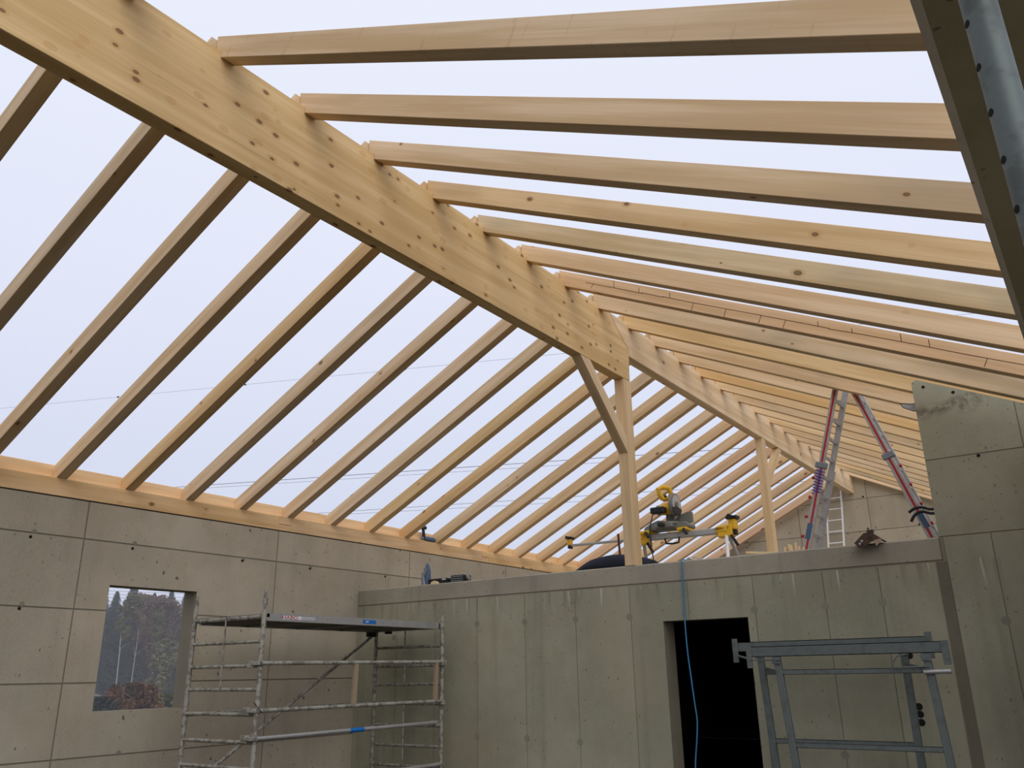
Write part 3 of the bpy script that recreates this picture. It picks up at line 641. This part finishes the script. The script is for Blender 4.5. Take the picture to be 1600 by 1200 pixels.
for sx in (-1, 1):
    x = -5.58 if sx < 0 else -4.33
    hb = Q.part('leg_bracket', MB().box((x-.11, yl(x)-.075, bz-.10), (x+.11, yl(x)+.075, bz+.07)).box((x-.13, yl(x)-.085, bz-.03), (x+.06, yl(x)+.085, bz+.06)), 'yellow', bevel=0.015)
    Q.part('lever', MB().bar((x+.1, yl(x)-.09, bz-.08), (x+.19, yl(x)-.09, bz-.24), 0.03, 0.04, (1, 0, 0)), 'black', parent=hb, bevel=0.008)
    for sy in (-1, 1):
        Q.part('leg', MB().tube([(x+sx*.02, yl(x)+sy*.05, bz-.08), (x+sx*.12, yl(x)+sy*.36, S1+.02)], 0.026, 12), 'white' if sy < 0 else 'alu', True)
        Q.part('rubber_foot', MB().tube([(x+sx*.12, yl(x)+sy*.36, S1), (x+sx*.125, yl(x)+sy*.375, S1+.06)], 0.032, 10), 'black', True)
    if sx > 0:
        text('lettering', 'DEWALT', 0.05, 'black', hb, frame(Vector((x-.03, yl(x)-.0865, bz+.02))-Vector(st_.location), (1, 0.075, 0), (0, 0, 1)))
Q.part('carry_handle', MB().tube([(-5.22, yl(-5.22)-.06, bz-.04), (-5.20, yl(-5.2)-.065, bz-.115), (-5.10, yl(-5.1)-.065, bz-.125), (-5.01, yl(-5.0)-.065, bz-.115), (-5.0, yl(-5.0)-.06, bz-.04)], 0.014, 8), 'black', True)
for x in (-5.50, -4.92):
    Q.part('saw_mount', MB().box((x-.07, yl(x)-.17, bz+.0425), (x+.09, yl(x)+.17, bz+.085)), 'yellow', bevel=0.01)
    Q.part('mount_lever', MB().bar((x+.04, yl(x)-.18, bz+.06), (x+.10, yl(x)-.2, bz-.03), 0.04, 0.04, (1, 0, 0)), 'black', bevel=0.008)

wz = bz + 0.085
ms = empty('mitre_saw', (-5.2, 11.4, wz), 'yellow and grey sliding mitre saw mounted on the aluminium stand', 'saw'); K = Sub(ms)
cx, cyy = -5.17, yl(-5.17)
K.part('base', MB().prism([(cx-.36, wz), (cx+.36, wz), (cx+.36, wz+.05), (cx+.30, wz+.085), (cx-.30, wz+.085), (cx-.36, wz+.05)], 'y', cyy-.10, cyy+.14).box((cx-.14, cyy-.22, wz+.01), (cx+.14, cyy+.2, wz+.075)), 'saw_grey', bevel=0.012)
K.part('turntable', MB().tube([(cx, cyy-.02, wz+.07), (cx, cyy-.02, wz+.10)], 0.19, 28), 'saw_grey', True)
K.part('fence', MB().prism([(cx+.06, wz+.085), (cx+.36, wz+.085), (cx+.36, wz+.235), (cx+.29, wz+.25), (cx+.15, wz+.21), (cx+.06, wz+.13)], 'y', cyy+.05, cyy+.085), 'saw_grey', bevel=0.006)
K.part('fence', MB().prism([(cx-.06, wz+.085), (cx-.36, wz+.085), (cx-.36, wz+.12), (cx-.2, wz+.17), (cx-.06, wz+.15)], 'y', cyy+.05, cyy+.085), 'saw_grey', bevel=0.006)
K.part('mitre_grip', MB().box((cx-.04, cyy-.33, wz+.015), (cx+.04, cyy-.2, wz+.075)), 'black', bevel=0.015)
K.part('pivot_arm', MB().prism([(cyy+.10, wz+.07), (cyy+.24, wz+.07), (cyy+.26, wz+.30), (cyy+.16, wz+.34), (cyy+.10, wz+.22)], 'x', cx-.09, cx+.05), 'saw_grey', bevel=0.015)
K.part('slide_rail', MB().tube([(cx-.06, cyy+.30, wz+.235), (cx-.06, cyy-.20, wz+.265)], 0.017, 12), 'blade', True)
K.part('slide_rail', MB().tube([(cx+.02, cyy+.30, wz+.235), (cx+.02, cyy-.20, wz+.265)], 0.017, 12), 'blade', True)
K.part('rail_cap', MB().box((cx-.16, cyy-.27, wz+.22), (cx+.06, cyy-.16, wz+.31)), 'black', bevel=0.012)
K.part('saw_bracket', MB().prism([(cyy-.05, wz+.25), (cyy+.16, wz+.25), (cyy+.14, wz+.38), (cyy+.02, wz+.40), (cyy-.06, wz+.34)], 'x', cx-.03, cx+.11), 'tool_grey', bevel=0.012)
hz = wz + .345; cx += 0.075
gd = K.part('blade_guard', MB().tube([(cx+.05, cyy-.08, hz), (cx+.105, cyy-.08, hz)], 0.165, 32), 'saw_grey', True)
K.part('blade', MB().tube([(cx+.106, cyy-.08, hz), (cx+.110, cyy-.08, hz)], 0.140, 36), 'blade', True, parent=gd)
K.part('arbor_cap', MB().tube([(cx+.105, cyy-.08, hz), (cx+.125, cyy-.08, hz)], 0.045, 18), 'saw_grey', True, parent=gd)
K.part('lower_guard', MB().prism([(cyy-.08+.168*math.cos(a), hz+.168*math.sin(a)) for a in [math.radians(x) for x in range(200, 341, 14)]] + [(cyy-.08, hz-.03)], 'x', cx+.107, cx+.118), 'black', parent=gd)
mo = K.part('motor_housing', MB().tube([(cx-.16, cyy-.07, hz-.05), (cx-.13, cyy-.07, hz-.05), (cx+.02, cyy-.07, hz-.04), (cx+.055, cyy-.07, hz-.03)], 0.08, 20, True, [.06, .082, .085, .07]), 'yellow', True)
K.part('motor_cap', MB().tube([(cx-.20, cyy-.07, hz-.05), (cx-.155, cyy-.07, hz-.05)], 0.072, 18), 'saw_grey', True, parent=mo)
hp = [(cx-.02, cyy-.14, hz+.09), (cx-.05, cyy-.19, hz+.16), (cx-.06, cyy-.20, hz+.235), (cx-.02, cyy-.16, hz+.265), (cx+.06, cyy-.10, hz+.255), (cx+.075, cyy-.05, hz+.18), (cx+.04, cyy-.06, hz+.11), (cx-.02, cyy-.14, hz+.09)]
hp = [(x-.05, y, z) for x, y, z in hp]
K.part('handle', MB().tube(hp, 0.037, 12), 'yellow', True)
K.part('trigger', MB().box((cx-.07, cyy-.15, hz+.10), (cx-.02, cyy-.10, hz+.15)), 'black', bevel=0.01)
cx -= 0.075
cord_ = [(cx-.20, cyy+.05, wz+.33), (cx-.26, cyy+.02, wz+.25), (cx-.25, cyy-.12, wz+.05), (cx-.20, cyy-.22, wz-.2), (cx-.155, cyy-.26, wz-.5), (cx-.13, cyy-.27, S1+.01), (cx+.0, cyy-.2, S1+.012)]
K.part('power_cord', MB().tube(cord_, 0.009, 6), 'black', True)

# ------------------------------------------------------------------ things on the slab, the wall and the plate
def lump(name, pts, mat, label, cat, seed=1, amp=0.03):
    """soft heap: rings of (x, y, half width, half depth, height)"""
    r = random.Random(seed); bm = bmesh.new(); rings = []
    for x, yc, hd_, hgt in pts:
        ring = [bm.verts.new((x + r.uniform(-amp, amp)*.5, yc + hd_*math.cos(a), S1 + max(0, hgt*math.sin(a) ** 0.8 + (r.uniform(-amp, amp) if 0.2 < a < 2.9 else 0)))) for a in [math.pi*k/9 for k in range(10)]]
        rings.append(ring)
    for a, b_ in zip(rings, rings[1:]):
        for k in range(9): bm.faces.new((a[k], a[k+1], b_[k+1], b_[k]))
        bm.faces.new((a[9], a[0], b_[0], b_[9]))
    bm.faces.new(rings[0]); bm.faces.new(rings[-1][::-1])
    bmesh.ops.recalc_face_normals(bm, faces=bm.faces)
    c = Vector((pts[len(pts)//2][0], pts[0][1], S1))
    for v in bm.verts: v.co -= c
    me = bpy.data.meshes.new(name); bm.to_mesh(me); bm.free(); me.materials.append(M[mat])
    for p in me.polygons: p.use_smooth = True
    o = link(name, me, None, c); md = o.modifiers.new('sub', 'SUBSURF'); md.levels = md.render_levels = 1
    return tag(o, label, cat)
lump('dark_jacket', [(-5.86, 9.72, .05, .02), (-5.70, 9.72, .20, .11), (-5.52, 9.72, .26, .19), (-5.30, 9.72, .28, .235), (-5.1, 9.72, .28, .235), (-4.9, 9.72, .26, .20), (-4.75, 9.72, .22, .15), (-4.66, 9.72, .16, .135), (-4.58, 9.72, .06, .12)], 'cloth', 'black cloth heap lying on the slab left of the braced post', 'cloth')
o = link('wooden_stake', MB().bar((0, 0, 0), (-.03, .02, .56), 0.022, 0.022, (1, 0, 0)).mesh('wooden_stake', 'rust'), None, (-5.28, 10.05, S1)); tag(o, 'thin dark rod standing behind the black cloth heap', 'rod')

rope = [(-3.985, YM+0.35, S1+0.006), (-3.987, YM+0.10, S1+0.008), (-3.989, YM-0.004, S1+0.004), (-3.990, YM-0.012, S1-0.03), (-3.993, YM-0.012, 0.98), (-4.004, YM-0.02, 0.594), (-4.006, YM-0.02, 0.36), (-4.002, YM-0.02, 0.184), (-3.985, YM-.02, -.08), (-3.967, YM-0.02, -0.345), (-3.955, YM-0.02, -0.50), (-3.965, YM-0.02, -0.62), (-4.019, YM-0.02, -0.98), (-4.03, YM-.03, -1.3), (-4.0, YM-.06, FLOOR+.012), (-3.8, YM-.2, FLOOR+.010)]
cu = bpy.data.curves.new('blue_rope', 'CURVE'); cu.dimensions = '3D'; cu.bevel_depth = 0.0078; cu.bevel_resolution = 2
sp = cu.splines.new('BEZIER'); sp.bezier_points.add(len(rope)-1)
for bp, p in zip(sp.bezier_points, rope): bp.co = p; bp.handle_left_type = bp.handle_right_type = 'AUTO'
cu.materials.append(M['rope']); o = solid(link('blue_rope', cu)); tag(o, 'thin blue line hanging from the slab edge down across the doorway', 'rope')
o = link('rag', MB().tube([(-.05, .0, .012), (.0, .02, .05), (.06, .0, .016)], 0.012, 8).tube([(-.02, .03, .02), (.05, .06, .06), (.16, .04, .02)], 0.008, 6).mesh('rag', 'label_grey', True), None, (-3.98, YM+0.16, S1)); tag(o, 'small grey wire tangle beside the blue line on the slab edge', 'wire')

rb = empty('steel_bracket', (-1.93, 9.12, S1), 'rusty perforated steel profile hanging over the slab edge', 'bracket'); B = Sub(rb)
# folded profile: two flanges meeting in a ridge, drilled plate on the left
rid0, rid1 = Vector((-1.895, 8.99, 1.295)), Vector((-1.895, 9.30, 1.285))
B.part('flange', MB().add([(-2.06, 8.99, 1.192), rid0, rid1, (-2.06, 9.30, 1.194), (-2.05, 8.99, 1.183), rid0-Vector((0, 0, .012)), rid1-Vector((0, 0, .012)), (-2.05, 9.3, 1.185)], [(0,1,2,3),(7,6,5,4),(0,4,5,1),(1,5,6,2),(2,6,7,3),(3,7,4,0)]), 'rust')
B.part('flange', MB().add([(-1.795, 8.99, 1.205), rid0, rid1, (-1.795, 9.30, 1.205), (-1.805, 8.99, 1.196), rid0-Vector((0, 0, .012)), rid1-Vector((0, 0, .012)), (-1.805, 9.3, 1.196)], [(3,2,1,0),(4,5,6,7),(0,1,5,4),(1,2,6,5),(2,3,7,6),(3,0,4,7)]), 'rust')
B.part('end_plate', MB().prism([(-2.06, 1.190), (-2.025, 1.142), (-1.985, 1.133), (-1.90, 1.19), (-1.83, 1.20), (-1.80, 1.215), (-1.895, 1.29), (-1.96, 1.28)], 'y', 8.975, 8.988), 'rust')
B.part('clip', MB().prism([(-1.875, 1.198), (-1.805, 1.215), (-1.79, 1.195), (-1.848, 1.143)], 'y', 8.962, 8.973), M['board'], label='pale chip stuck to the profile')
for x, z in ((-1.983, 1.205), (-2.005, 1.180)):
    B.part('bolt_head', MB().tube([(x, 8.975, z), (x, 8.968, z)], 0.012, 10), 'alu', True)
B.part('bolt_head', MB().tube([(-1.90, 9.02, 1.285), (-1.90, 9.02, 1.312)], 0.035, 12), 'rust', True)

# little wedges and the sheet by the far post
WL = ['leftmost pale wedge beside the far post, half hidden by the red plastic', 'tall pale wedge, second from the far post', 'middle pale wedge of the row beside the far post', 'tallest pale wedge, fourth from the far post', 'fifth pale wedge from the far post, short', 'rightmost and shortest pale wedge from the far post']
for k, (x, y, h, w) in enumerate(((-3.02, 9.82, .13, .03), (-2.985, 9.86, .19, .028), (-2.94, 9.80, .16, .03), (-2.90, 9.84, .20, .026), (-2.86, 9.82, .12, .03), (-2.82, 9.85, .10, .034))):
    me = MB().prism([(-w*.6, 0), (w*.6, 0), (w*.15, h*.6+.06), (-w*.15, h*.6+.06)], 'y', -.02, .02).mesh('wooden_wedge', 'shim')
    tag(link('wooden_wedge', me, None, (x, y, S1+.006)), WL[k], 'wedge', 'wedges beside the far post')
tag(link('plastic_sheet', MB().prism([(-.24, 0), (.24, 0), (.17, .035), (.02, .055), (-.16, .02)], 'y', -.07, .07).mesh('plastic_sheet', 'red_sheet', False, .004), None, (-2.80, 9.66, S1)), 'flat reddish plastic lying before the little wedges', 'sheet')
tag(link('wooden_board', MB().box((-.26, -.5, 0), (.26, .5, .03)).mesh('wooden_board', 'board', False, .003), None, (-3.95, 12.1, S1+.30)), 'brown board raised beyond the saw stand leg, left of the far post', 'board')
tag(link('board_support', MB().box((-.20, -.1, 0), (.20, .1, .299)).mesh('board_support', 'board', False, .003), None, (-3.95, 12.1, S1)), 'wood block under the raised brown board', 'block')
o = link('wooden_lath', MB().bar((-.30, 0, .06), (.22, 0, .0), .05, .028).mesh('wooden_lath', 'shim', False, .002), None, (-3.46, 10.6, S1+.165)); tag(o, 'pale lath lying slanted left of the far post', 'lath')
tag(link('lath_block', MB().box((-.22, -.08, 0), (.2, .08, .15)).mesh('lath_block', 'board'), None, (-3.42, 10.6, S1)), 'low wood block under the pale lath', 'block')

# tools at the left end of the slab
ct = empty('grinder', (-7.98, 9.25, S1), 'upright blue and grey hand tool at the left end of the slab edge', 'tool'); D = Sub(ct)
D.part('body', MB().tube([(-7.955, 9.25, S1), (-7.952, 9.25, S1+.08), (-7.95, 9.25, S1+.2), (-7.962, 9.25, S1+.28), (-7.966, 9.25, S1+.312)], .03, 12, True, [.045, .045, .040, .030, .012]), 'tool_blue', True)
D.part('grip', MB().tube([(-7.99, 9.23, S1), (-8.01, 9.23, S1+.09), (-8.028, 9.23, S1+.185)], .03, 12, True, [.045, .034, .018]), 'tool_grey', True)
D.part('collar', MB().tube([(-7.97, 9.215, S1+.19), (-7.97, 9.215, S1+.25)], .022, 10), 'tool_grey', True)
cs = empty('tool_case', (-7.74, 9.27, S1), 'flat black tool case beside the upright blue tool', 'case'); D = Sub(cs)
D.part('lower_shell', MB().box((-7.90, 9.2, S1), (-7.57, 9.42, S1+.045)), 'black', bevel=.006)
D.part('lid', MB().box((-7.90, 9.2, S1+.047), (-7.57, 9.42, S1+.082)), 'black', bevel=.006)
D.part('label', MB().box((-7.65, 9.1985, S1+.054), (-7.58, 9.2, S1+.075)), 'label_grey', label='small grey label')
tag(link('wood_offcut', MB().prism([(-.055, 0), (.055, 0), (.045, .032), (.0, .045), (-.045, .03)], 'y', -.03, .03).mesh('wood_offcut', 'shim'), None, (-7.735, 9.15, S1)), 'small pale wood offcut in front of the flat black case', 'offcut')
tag(link('nail', MB().tube([(0, 0, 0), (0, 0, .15)], .005, 6).mesh('nail', 'rust'), None, (-7.62, 9.46, S1)), 'thin rod upright behind the flat black case', 'rod')
bx_ = empty('battery_box', (-7.38, 9.27, S1), 'black ribbed box on the slab, right of the flat case', 'box'); D = Sub(bx_)
D.part('shell', MB().box((-7.50, 9.2, S1), (-7.27, 9.38, S1+.105)), 'black', bevel=.008)
for k in range(3): D.part('rib', MB().box((-7.49, 9.196, S1+.022+k*.028), (-7.28, 9.2, S1+.034+k*.028)), 'tool_grey')
D.part('clasp', MB().tube([(-7.27, 9.28, S1+.085), (-7.23, 9.27, S1+.05), (-7.20, 9.26, S1+.03)], .03, 8, True, [.03, .026, .02]), 'saw_grey', True)

# driver lying on the wall plate
dr = empty('impact_driver', (-9.21, 10.63, PZ1), 'blue-grey cordless driver lying on the left wall plate between rafters', 'drill'); D = Sub(dr)
D.part('body', MB().tube([(-9.19, 10.60, PZ1+.05), (-9.19, 10.66, PZ1+.05), (-9.19, 10.80, PZ1+.045), (-9.19, 10.845, PZ1+.045)], .04, 12, True, [.036, .042, .042, .028]), 'tool_blue', True)
D.part('nose', MB().tube([(-9.19, 10.50, PZ1+.045), (-9.19, 10.61, PZ1+.05)], .03, 12, True, [.018, .034]), 'tool_grey', True)
D.part('handle', MB().tube([(-9.19, 10.57, PZ1+.03), (-9.19, 10.565, PZ1+.12), (-9.19, 10.55, PZ1+.20)], .03, 10, True, [.036, .026, .024]), 'black', True)
D.part('battery', MB().box((-9.225, 10.50, PZ1+.195), (-9.155, 10.615, PZ1+.25)), 'black', bevel=.012)

# hoses round the ladder foot and the saw hung behind the raised wall
def arc(name, pts, r, mat, label, cat, group=None):
    cu = bpy.data.curves.new(name, 'CURVE'); cu.dimensions = '3D'; cu.bevel_depth = r; cu.bevel_resolution = 3; cu.use_fill_caps = True
    s = cu.splines.new('BEZIER'); s.bezier_points.add(len(pts)-1)
    for bp, p in zip(s.bezier_points, pts): bp.co = p; bp.handle_left_type = bp.handle_right_type = 'AUTO'
    cu.materials.append(M[mat]); return tag(solid(link(name, cu)), label, cat, group)
hk = 10.18/9.6
arc('black_hose', [Vector(p)*hk for p in ((-1.612, 9.6, 1.538), (-1.55, 9.6, 1.572), (-1.478, 9.6, 1.578), (-1.40, 9.6, 1.548))] + [(-1.28, 10.05, 1.66), (-1.0, 9.8, 1.52), (-.7, 9.7, S1+.02)], 0.016, 'black', 'upper of two black hose ends curling past the ladder leg by the raised wall', 'hose', 'black hoses')
arc('black_hose', [Vector(p)*hk for p in ((-1.605, 9.6, 1.440), (-1.555, 9.6, 1.505), (-1.488, 9.6, 1.532), (-1.40, 9.6, 1.505))] + [(-1.28, 10.02, 1.58), (-1.02, 9.72, 1.40), (-.75, 9.6, S1+.02)], 0.016, 'black', 'lower of two black hose ends curling past the ladder leg by the raised wall', 'hose', 'black hoses')
hs = empty('hand_saw', (-1.2, 9.36, 2.55), 'saw blade tip sticking out behind the raised wall, under the rafters', 'saw'); D = Sub(hs)
D.part('blade', MB().prism([(-1.470, 2.655), (-1.450, 2.605), (-1.36, 2.55), (-0.95, 2.45), (-0.95, 2.60), (-1.36, 2.628)], 'y', 9.352, 9.356), 'label_grey')
D.part('blade_edge', MB().tube([(-1.470, 9.352, 2.655), (-1.450, 9.352, 2.605), (-1.36, 9.352, 2.55), (-0.95, 9.352, 2.45)], .004, 6).tube([(-1.470, 9.352, 2.655), (-1.36, 9.352, 2.628), (-0.95, 9.352, 2.60)], .004, 6), 'black')
D.part('grip', MB().tube([(-0.98, 9.354, 2.50), (-0.86, 9.37, 2.40), (-0.80, 9.37, 2.48), (-0.86, 9.37, 2.58), (-0.97, 9.354, 2.56)], .012, 8), 'black', True)
D.part('hanger', MB().tube([(-0.86, 9.342, 2.60), (-0.86, 9.39, 2.60)], .008, 8), 'galv', True)

# ------------------------------------------------------------------ power lines, forest, mist
def wire(a, b_, label, r=0.014, sag=0.25):
    a, b_ = Vector(a), Vector(b_)
    pts = [a.lerp(b_, t/8) - Vector((0, 0, sag*4*(t/8)*(1-t/8))) for t in range(9)]
    c = pts[4]; me = MB().tube([p-c for p in pts], r, 6).mesh('power_line', 'wire', True)
    return tag(link('power_line', me, None, c), label, 'wire', 'power lines behind the roof')
def ext(a, b_, s, e):
    a, b_ = Vector(a), Vector(b_); d = b_-a; return a - d*s, b_ + d*e
def atz(v, z): return Vector(v)*(z/v[2])
w1 = wire(*ext(atz((-60, 42.302, 15.359), 12), atz((-60, 66.466, 20.913), 12), .6, 5.5), 'thicker upper wire of the pair crossing behind the middle of the left slope', .017, 0)
w2 = wire(*ext(atz((-60, 41.964, 15.03), 12), atz((-60, 66.482, 20.49), 12), .6, 5.5), 'thinner lower wire of the pair crossing behind the middle of the left slope', .010, 0)
w3 = wire(*ext(atz((-60, 53.745, 14.528), 11), atz((-60, 61.579, 16.017), 11), .8, 9), 'upper wire of the pair low over the left wall plate', .014, 0)
w4 = wire(*ext(atz((-60, 58.036, 15.064), 11), atz((-60, 66.626, 16.603), 11), .8, 8), 'lower wire of the pair low over the left wall plate', .011, 0)
w5 = wire(*ext(atz((-60, 28.222, 18.96), 16), atz((-60, 75.272, 35.985), 16), .3, 1.2), 'topmost faint wire with small spacer balls behind the left slope', .007, 0)
wc = Vector(w5.location)
for p in ((-60, 33.1, 20.6), (-60, 45.6, 24.5), (-60, 65.5, 32.3)):
    q = atz(p, 16); a, b_ = atz((-60, 28.222, 18.96), 16), atz((-60, 75.272, 35.985), 16); d = (b_-a).normalized(); q = a + d*((q-a).dot(d)) - wc
    link('spacer_ball', MB().tube([q+d*(-.07), q+d*(-.04), q+d*.04, q+d*.07], .05, 8, True, [.02, .055, .055, .02]).mesh('spacer_ball', 'wire', True), w5)
for nm, z0, z1 in (('topmost', 6.13, 6.32), ('second', 5.90, 6.02), ('third', 5.66, 5.80), ('lowest', 5.40, 5.72)):
    wire(*ext((-60, 34.4, z0), (-60, 40.55, z1), .6, .6), f'{nm} of the wires seen high in the window opening', .013, 0)

def crown_conifer(h, r, n, rg):
    vs, fs = [], []
    for k in range(n):
        t = rg.random()**0.8; z = h*(0.06 + 0.94*t); rr = r*(1-t)**0.85 * (0.15 + 0.85*rg.random()); a = rg.uniform(0, 6.283)
        x, y = rr*math.cos(a), rr*math.sin(a); s = 0.16 + 0.30*(1-t)
        dx, dy = math.cos(a)*s, math.sin(a)*s
        o = len(vs); vs += [(x-dy*.35, y+dx*.35, z), (x+dy*.35, y-dx*.35, z), (x+dx*1.3, y+dy*1.3, z-s*.75)]; fs.append((o, o+1, o+2))
    return vs, fs
def crown_broad(h, r, n, rg, z0=0.25, size=0.20):
    vs, fs = [], []; bl = [(rg.gauss(0, r*.35), rg.gauss(0, r*.35), h*rg.uniform(z0, .95), r*rg.uniform(.25, .5)) for _ in range(16)]
    for k in range(n):
        bx, by, bz_, br = rg.choice(bl); d = Vector((rg.gauss(0, 1), rg.gauss(0, 1), rg.gauss(0, 1))).normalized()*br*(.5 + .5*rg.random())
        c = Vector((bx, by, bz_)) + d; s = size*rg.uniform(.6, 1.3)
        u = Vector((rg.gauss(0, 1), rg.gauss(0, 1), rg.gauss(0, 1))).normalized(); w = u.cross(Vector((rg.gauss(0, 1), rg.gauss(0, 1), rg.gauss(0, 1)))).normalized()
        o = len(vs); vs += [c-u*s, c+w*s*.7, c+u*s, c-w*s*.7]; fs.append((o, o+1, o+2, o+3))
    return [tuple(v) for v in vs], fs
GZ = FLOOR - 0.22
def az_at(px_, X):      # ground position on plane X under pixel column px_ of the photograph at the horizon
    d = _f + _r2*((px_-800)/1306.49) - _u2*((1010-600)/1306.49); return d.y*X/d.x
def tree(kind, px_, X, h, r, mat, bark, label, seed, tw=.11, n=6500):
    rg = random.Random(seed); o = empty('forest_tree', (X, az_at(px_, X), GZ), label, 'tree', 'trees outside the window')
    if kind == 'fir': vs, fs = crown_conifer(h, r, n, rg)
    elif kind == 'broad': vs, fs = crown_broad(h, r, n, rg)
    else: vs, fs = crown_broad(h, r*.8, n//2, rg, .55, .12)
    mb = MB(); mb.add(vs, fs); me = bpy.data.meshes.new('foliage'); me.from_pydata(mb.v, [], mb.f); me.materials.append(M[mat]); link('foliage', me, o)
    lean = rg.uniform(-.25, .25)
    link('trunk', MB().tube([(0, 0, 0), (lean*.3, lean*.2, h*.35), (lean, lean*.5, h*.7), (lean*1.2, lean*.6, h*.97)], tw, 7, True, [tw, tw*.8, tw*.5, tw*.15]).mesh('trunk', bark, True), o)
    if kind != 'fir':
        for k in range(7):
            z = h*rg.uniform(.4, .88); a = rg.uniform(0, 6.28); l = r*rg.uniform(.5, .9)
            link('branch', MB().tube([(lean*z/h, lean*.5*z/h, z), (lean*z/h+l*.5*math.cos(a), l*.5*math.sin(a), z+l*.45), (lean*z/h+l*math.cos(a), l*math.sin(a), z+l*.7)], .02, 5, True, [tw*.35, tw*.22, tw*.08]).mesh('branch', bark, True), o)
TR = [('fir', 150, -78, 10.2, 2.6, 'fir', 'bark', 'dark fir at the left jamb of the window opening', .14),
      ('fir', 172, -84, 10.4, 2.7, 'fir', 'bark', 'dark fir next right from the left jamb fir, in the window', .14),
      ('fir', 198, -80, 11.4, 2.2, 'fir', 'bark', 'tallest dark fir top, left part of the window view', .13),
      ('thin', 190, -70, 9.0, 1.2, 'olive', 'birch', 'pale slender birch trunk before the dark firs', .05),
      ('broad', 222, -82, 9.8, 2.4, 'larch', 'bark', 'brown autumn tree left of the window middle', .12),
      ('thin', 212, -72, 9.2, 1.3, 'larch', 'birch', 'slender bright trunk before the brown trees, window middle', .045),
      ('fir', 232, -88, 10.9, 1.9, 'fir', 'bark', 'fir top behind the brown autumn trees, window middle', .13),
      ('broad', 244, -78, 9.3, 2.2, 'beech', 'bark', 'russet tree in the middle of the window', .12),
      ('fir', 259, -86, 11.3, 2.0, 'fir', 'bark', 'pointed fir right of the window middle', .13),
      ('broad', 268, -80, 9.9, 2.2, 'larch', 'bark', 'pale orange larch in the right part of the window', .12),
      ('thin', 242, -69, 7.5, 1.2, 'olive', 'birch', 'short pale trunk beside the russet tree', .045),
      ('fir', 284, -82, 11.2, 2.2, 'olive', 'bark', 'grey-green tree at the right jamb of the window', .13),
      ('broad', 262, -66, 4.6, 1.8, 'olive', 'bark', 'low olive bush at the window bottom right', .08),
      ('fir', 270, -72, 5.2, 1.6, 'fir', 'bark', 'small dark fir low in the right window part', .09),
      ('fir', 120, -86, 10.5, 2.6, 'fir', 'bark', 'dark fir hidden mostly by the left jamb', .13),
      ('fir', 300, -88, 10.6, 2.4, 'olive', 'bark', 'grey-green tree mostly hidden by the right jamb', .13)]
for i, a in enumerate(TR): tree(*a[:8], 100+i, a[8])
for k_, (px_, X, h, r, mat, label) in enumerate(((224, -41, 1.62, 1.15, 'beech', 'low rounded russet bush at the bottom middle of the window view'),
        (158, -45, 0.95, 2.0, 'fir', 'low dark bush at the bottom left corner of the window view'),
        (276, -46, 1.0, 1.4, 'olive', 'low olive bush at the bottom right of the window view'),
        (200, -50, 1.25, 1.3, 'beech', 'brown bush between the dark and the russet bush in the window'))):
    rg = random.Random(55+k_); vs, fs = crown_broad(h*1.08, r, 3200, rg, .05, .085)
    vs = [(x, y, max(0.02, min(z, h))) for x, y, z in vs]
    o = empty('wild_bush', (X, az_at(px_, X), GZ), label, 'bush', 'bushes outside the window')
    me = bpy.data.meshes.new('foliage'); me.from_pydata(vs, [], fs); me.materials.append(M[mat]); link('foliage', me, o)
    for k in range(5): link('stem', MB().tube([(0, 0, 0), (rg.gauss(0, .3), rg.gauss(0, .4), h*.35), (rg.gauss(0, .6), rg.gauss(0, .8), h*.75)], .03, 5).mesh('stem', 'bark'), o)
rg = random.Random(5)
mnd = MB(); rings = 7
for i in range(rings+1):
    for k in range(14):
        a = 2*math.pi*k/14; rr = 1-i/rings
        mnd.v.append((1.2*rr*math.cos(a)*(1+rg.uniform(-.1, .1)), 0.6*rr*math.sin(a)*(1+rg.uniform(-.1, .1)), 0.46*(1-rr**1.6)+rg.uniform(-.06, .06)*(i > 0)))
for i in range(rings):
    for k in range(14): mnd.f.append((i*14+k, i*14+(k+1) % 14, (i+1)*14+(k+1) % 14, (i+1)*14+k))
tag(link('soil_heap', mnd.mesh('soil_heap', 'clay', True), None, (-40, az_at(266, -40), GZ)), 'reddish soil heap showing just over the window sill', 'heap')

# mist between the house and the forest
mm = bpy.data.materials.new('mist'); mm.use_nodes = True; nt = mm.node_tree; nt.nodes.clear()
mo_ = nt.nodes.new('ShaderNodeOutputMaterial'); vs_ = nt.nodes.new('ShaderNodeVolumeScatter'); vs_.inputs['Density'].default_value = 0.0025; vs_.inputs['Color'].default_value = (0.93, 0.95, 1.0, 1)
nt.links.new(vs_.outputs[0], mo_.inputs['Volume'])
o = link('mist', MB().box((-108, -20, GZ+0.01), (-13, 150, GZ+13)).mesh('mist', mm)); tag(o, 'thin autumn mist over the meadow and forest', None, None, 'stuff')

# ------------------------------------------------------------------ eye heights to floor heights
bpy.context.view_layer.update()
for o in COL.objects:
    if o.parent is None and o.type not in ('CAMERA', 'LIGHT'):
        o.location.z += EYE
